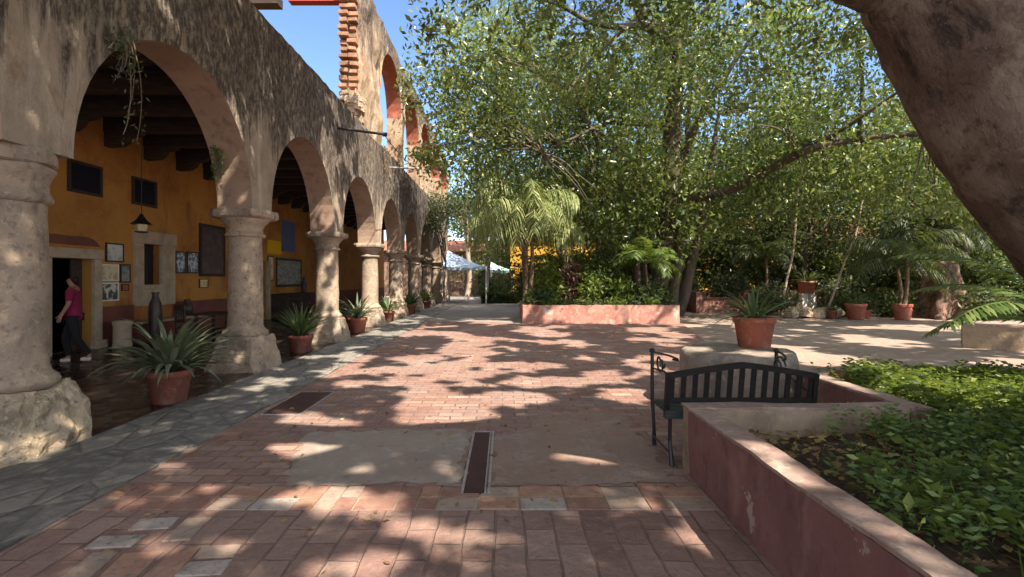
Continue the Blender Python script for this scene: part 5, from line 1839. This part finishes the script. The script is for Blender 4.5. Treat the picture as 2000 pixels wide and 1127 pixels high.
# ------------------------------------------------------------------ yellow house behind the trees
yh = thing('yellow_house', (13, 44, 0), 'bright yellow house with dark openings half hidden behind the trees', 'house')
m = MB()
yops = [3.5 + k * 3.6 for k in range(9)]
x = 0.5
for a in yops:
    m.box(x, a, 42, 42.4, -.05, 5.6)
    m.box(a, a + 1.5, 42, 42.4, 2.5, 5.6)
    x = a + 1.5
m.box(x, 36, 42, 42.4, -.05, 5.6)
m.build('wall', M['yellow_house'], yh)
MB().box(.5, 36, 43.5, 50, -.05, 5.55).build('inner_block', M['dark'], yh)
MB().add([(0, 41.2, 5.5), (36.5, 41.2, 5.5), (36.5, 47, 7.2), (0, 47, 7.2), (0, 41.2, 5.62), (36.5, 41.2, 5.62), (36.5, 47, 7.32), (0, 47, 7.32)], [(0, 3, 2, 1), (4, 5, 6, 7), (0, 1, 5, 4), (1, 2, 6, 5), (2, 3, 7, 6), (3, 0, 4, 7)]).build('roof', M['tile_roof'], yh)
for a in yops:
    MB().box(a, a + 1.5, 42.15, 42.2, -.05, 2.5).build('door', M['timber'], yh)
pv = thing('tiled_pavilion', (19.5, 31, 0), 'open pavilion with a terracotta roof behind the potted palm', 'pavilion')
MB().add([(16.5, 29, 3.4), (24, 29, 3.4), (24, 34, 3.4), (16.5, 34, 3.4), (20.2, 31.5, 5.2)], [(0, 1, 4), (1, 2, 4), (2, 3, 4), (3, 0, 4), (3, 2, 1, 0)]).build('roof', M['tile_roof'], pv)
for (x, y) in ((16.8, 29.3), (23.7, 29.3), (23.7, 33.7), (16.8, 33.7)):
    MB().box(x - .2, x + .2, y - .2, y + .2, -.02, 3.4).build('pillar', M['yellow_house'], pv)
ew = thing('end_house', (-6, 50, 0), 'dim brown house front closing the far end of the stone path', 'house')
m = MB()
m.box(-14, -2.5, 49, 49.5, -.05, 4.2).box(-2.5, -1.2, 49, 49.5, 2.5, 4.2).box(-1.2, .6, 49, 49.5, -.05, 4.2)
m.build('wall', M['stump'], ew)
MB().box(-2.5, -1.2, 49.2, 49.3, -.05, 2.5).build('door', M['timber'], ew)
MB().add([(-14, 48.4, 4.15), (.9, 48.4, 4.15), (.9, 53, 5.5), (-14, 53, 5.5), (-14, 48.4, 4.25), (.9, 48.4, 4.25), (.9, 53, 5.6), (-14, 53, 5.6)], [(0, 3, 2, 1), (4, 5, 6, 7), (0, 1, 5, 4), (1, 2, 6, 5), (2, 3, 7, 6), (3, 0, 4, 7)]).build('roof', M['tile_roof'], ew)

# canopies at the end of the path
def canopy(x0, x1, y0, y1, zhigh, zlow, label, mat):
    t = thing('garden_canopy', ((x0 + x1) / 2, (y0 + y1) / 2, 0), label, 'canopy')
    m = MB()
    nx, ny = 10, 8
    def zz(u, v):
        return zlow + (zhigh - zlow) * v * (1 - u) ** 1.3 - .10 * math.sin(PI * u) * (1 - v)
    for lift in (0, .012):
        for i in range(nx + 1):
            for j in range(ny + 1):
                u, v = i / nx, j / ny
                m.v.append((x0 + (x1 - x0) * u, y0 + (y1 - y0) * v, zz(u, v) + lift))
    o = (nx + 1) * (ny + 1)
    for i in range(nx):
        for j in range(ny):
            q = (i * (ny + 1) + j, (i + 1) * (ny + 1) + j, (i + 1) * (ny + 1) + j + 1, i * (ny + 1) + j + 1)
            m.f += [q[::-1], tuple(k + o for k in q)]
    m.build('canopy', M[mat], t, smooth=True)
    m = MB()
    for i in range(nx):
        u, u2 = i / nx, (i + 1) / nx
        for (v, yy) in ((0, y0 - .004),):
            xa, xb = x0 + (x1 - x0) * u, x0 + (x1 - x0) * u2
            m.add([(xa, yy, zz(u, v)), (xb, yy, zz(u2, v)), (xb, yy, zz(u2, v) - .16), (xa, yy, zz(u, v) - .16)], [(0, 1, 2, 3)])
    m.build('valance', M[mat], t)
    for a in (x0 + .08, x1 - .06):
        for v, b in ((0, y0 + .1), (1, y1 - .1)):
            MB().tube([(a, b, 0), (a, b, zz((a - x0) / (x1 - x0), (b - y0) / (y1 - y0)) - .01)], .045, 8).build('pole', M['white_paint'], t)
    return t


canopy(-3.95, -1.1, 32.5, 36, 3.6, 2.4, 'pale blue sloping canopy on poles at the end of the arcade', 'canvas')
canopy(-1.1, .7, 39, 42, 3.0, 2.3, 'small grey green canopy beyond the blue one', 'canvas_green')

# ------------------------------------------------------------------ vines and tufts on the arcade
def vine(x, y, z, L, n, label, seed, leaf='leaf_olive', spread=.10):
    t = thing('hanging_vine', (x, y, z), label, 'vine')
    g = random.Random(seed)
    mb = MB()
    pts = []
    for k in range(n):
        yy = y + g.uniform(-spread, spread)
        l = L * g.uniform(.45, 1.0)
        c = curve((x, y + (yy - y) * .4, z), (x + g.uniform(.02, .12), yy + g.uniform(-.08, .08), z - l), (.09, 0, .05), 9, .05, seed + k)
        mb.tube(c, [.006] * 10, 4)
        for q in c[1:]:
            for _ in range(3):
                pts.append((q.x + g.gauss(0, .035), q.y + g.gauss(0, .04), q.z + g.gauss(0, .04)))
    mb.build('stems', M['bark_grey'], t)
    leaves('foliage', pts, .07, .022, M[leaf], t, droop=.8)
    return t


vine(XF + .03, 5.72, 4.42, 1.35, 4, 'thin leafy vine hanging from the left shoulder of the nearest arch', 1)
vine(XF + .03, 5.55, 4.2, .45, 6, 'short grey green tuft growing on the edge of the nearest arch', 2)
vine(XB + .1, 8.42, 3.75, .6, 8, 'leafy green sprig hanging inside the right side of the nearest arch', 3, 'leaf_cover')
vine(XF + .05, 5.2, 5.05, .5, 7, 'pale leafy tuft growing high on the near arcade wall', 4, 'leaf_bright')
vine(XF + .05, 18.0, 6.3, 1.2, 9, 'dry orange creeper hanging below the ruined upper arches', 5, 'leaf_dry', .3)
vine(XF + .05, 22.3, 6.0, 1.2, 9, 'dry orange creeper further along beside the fifth column', 6, 'leaf_dry', .3)
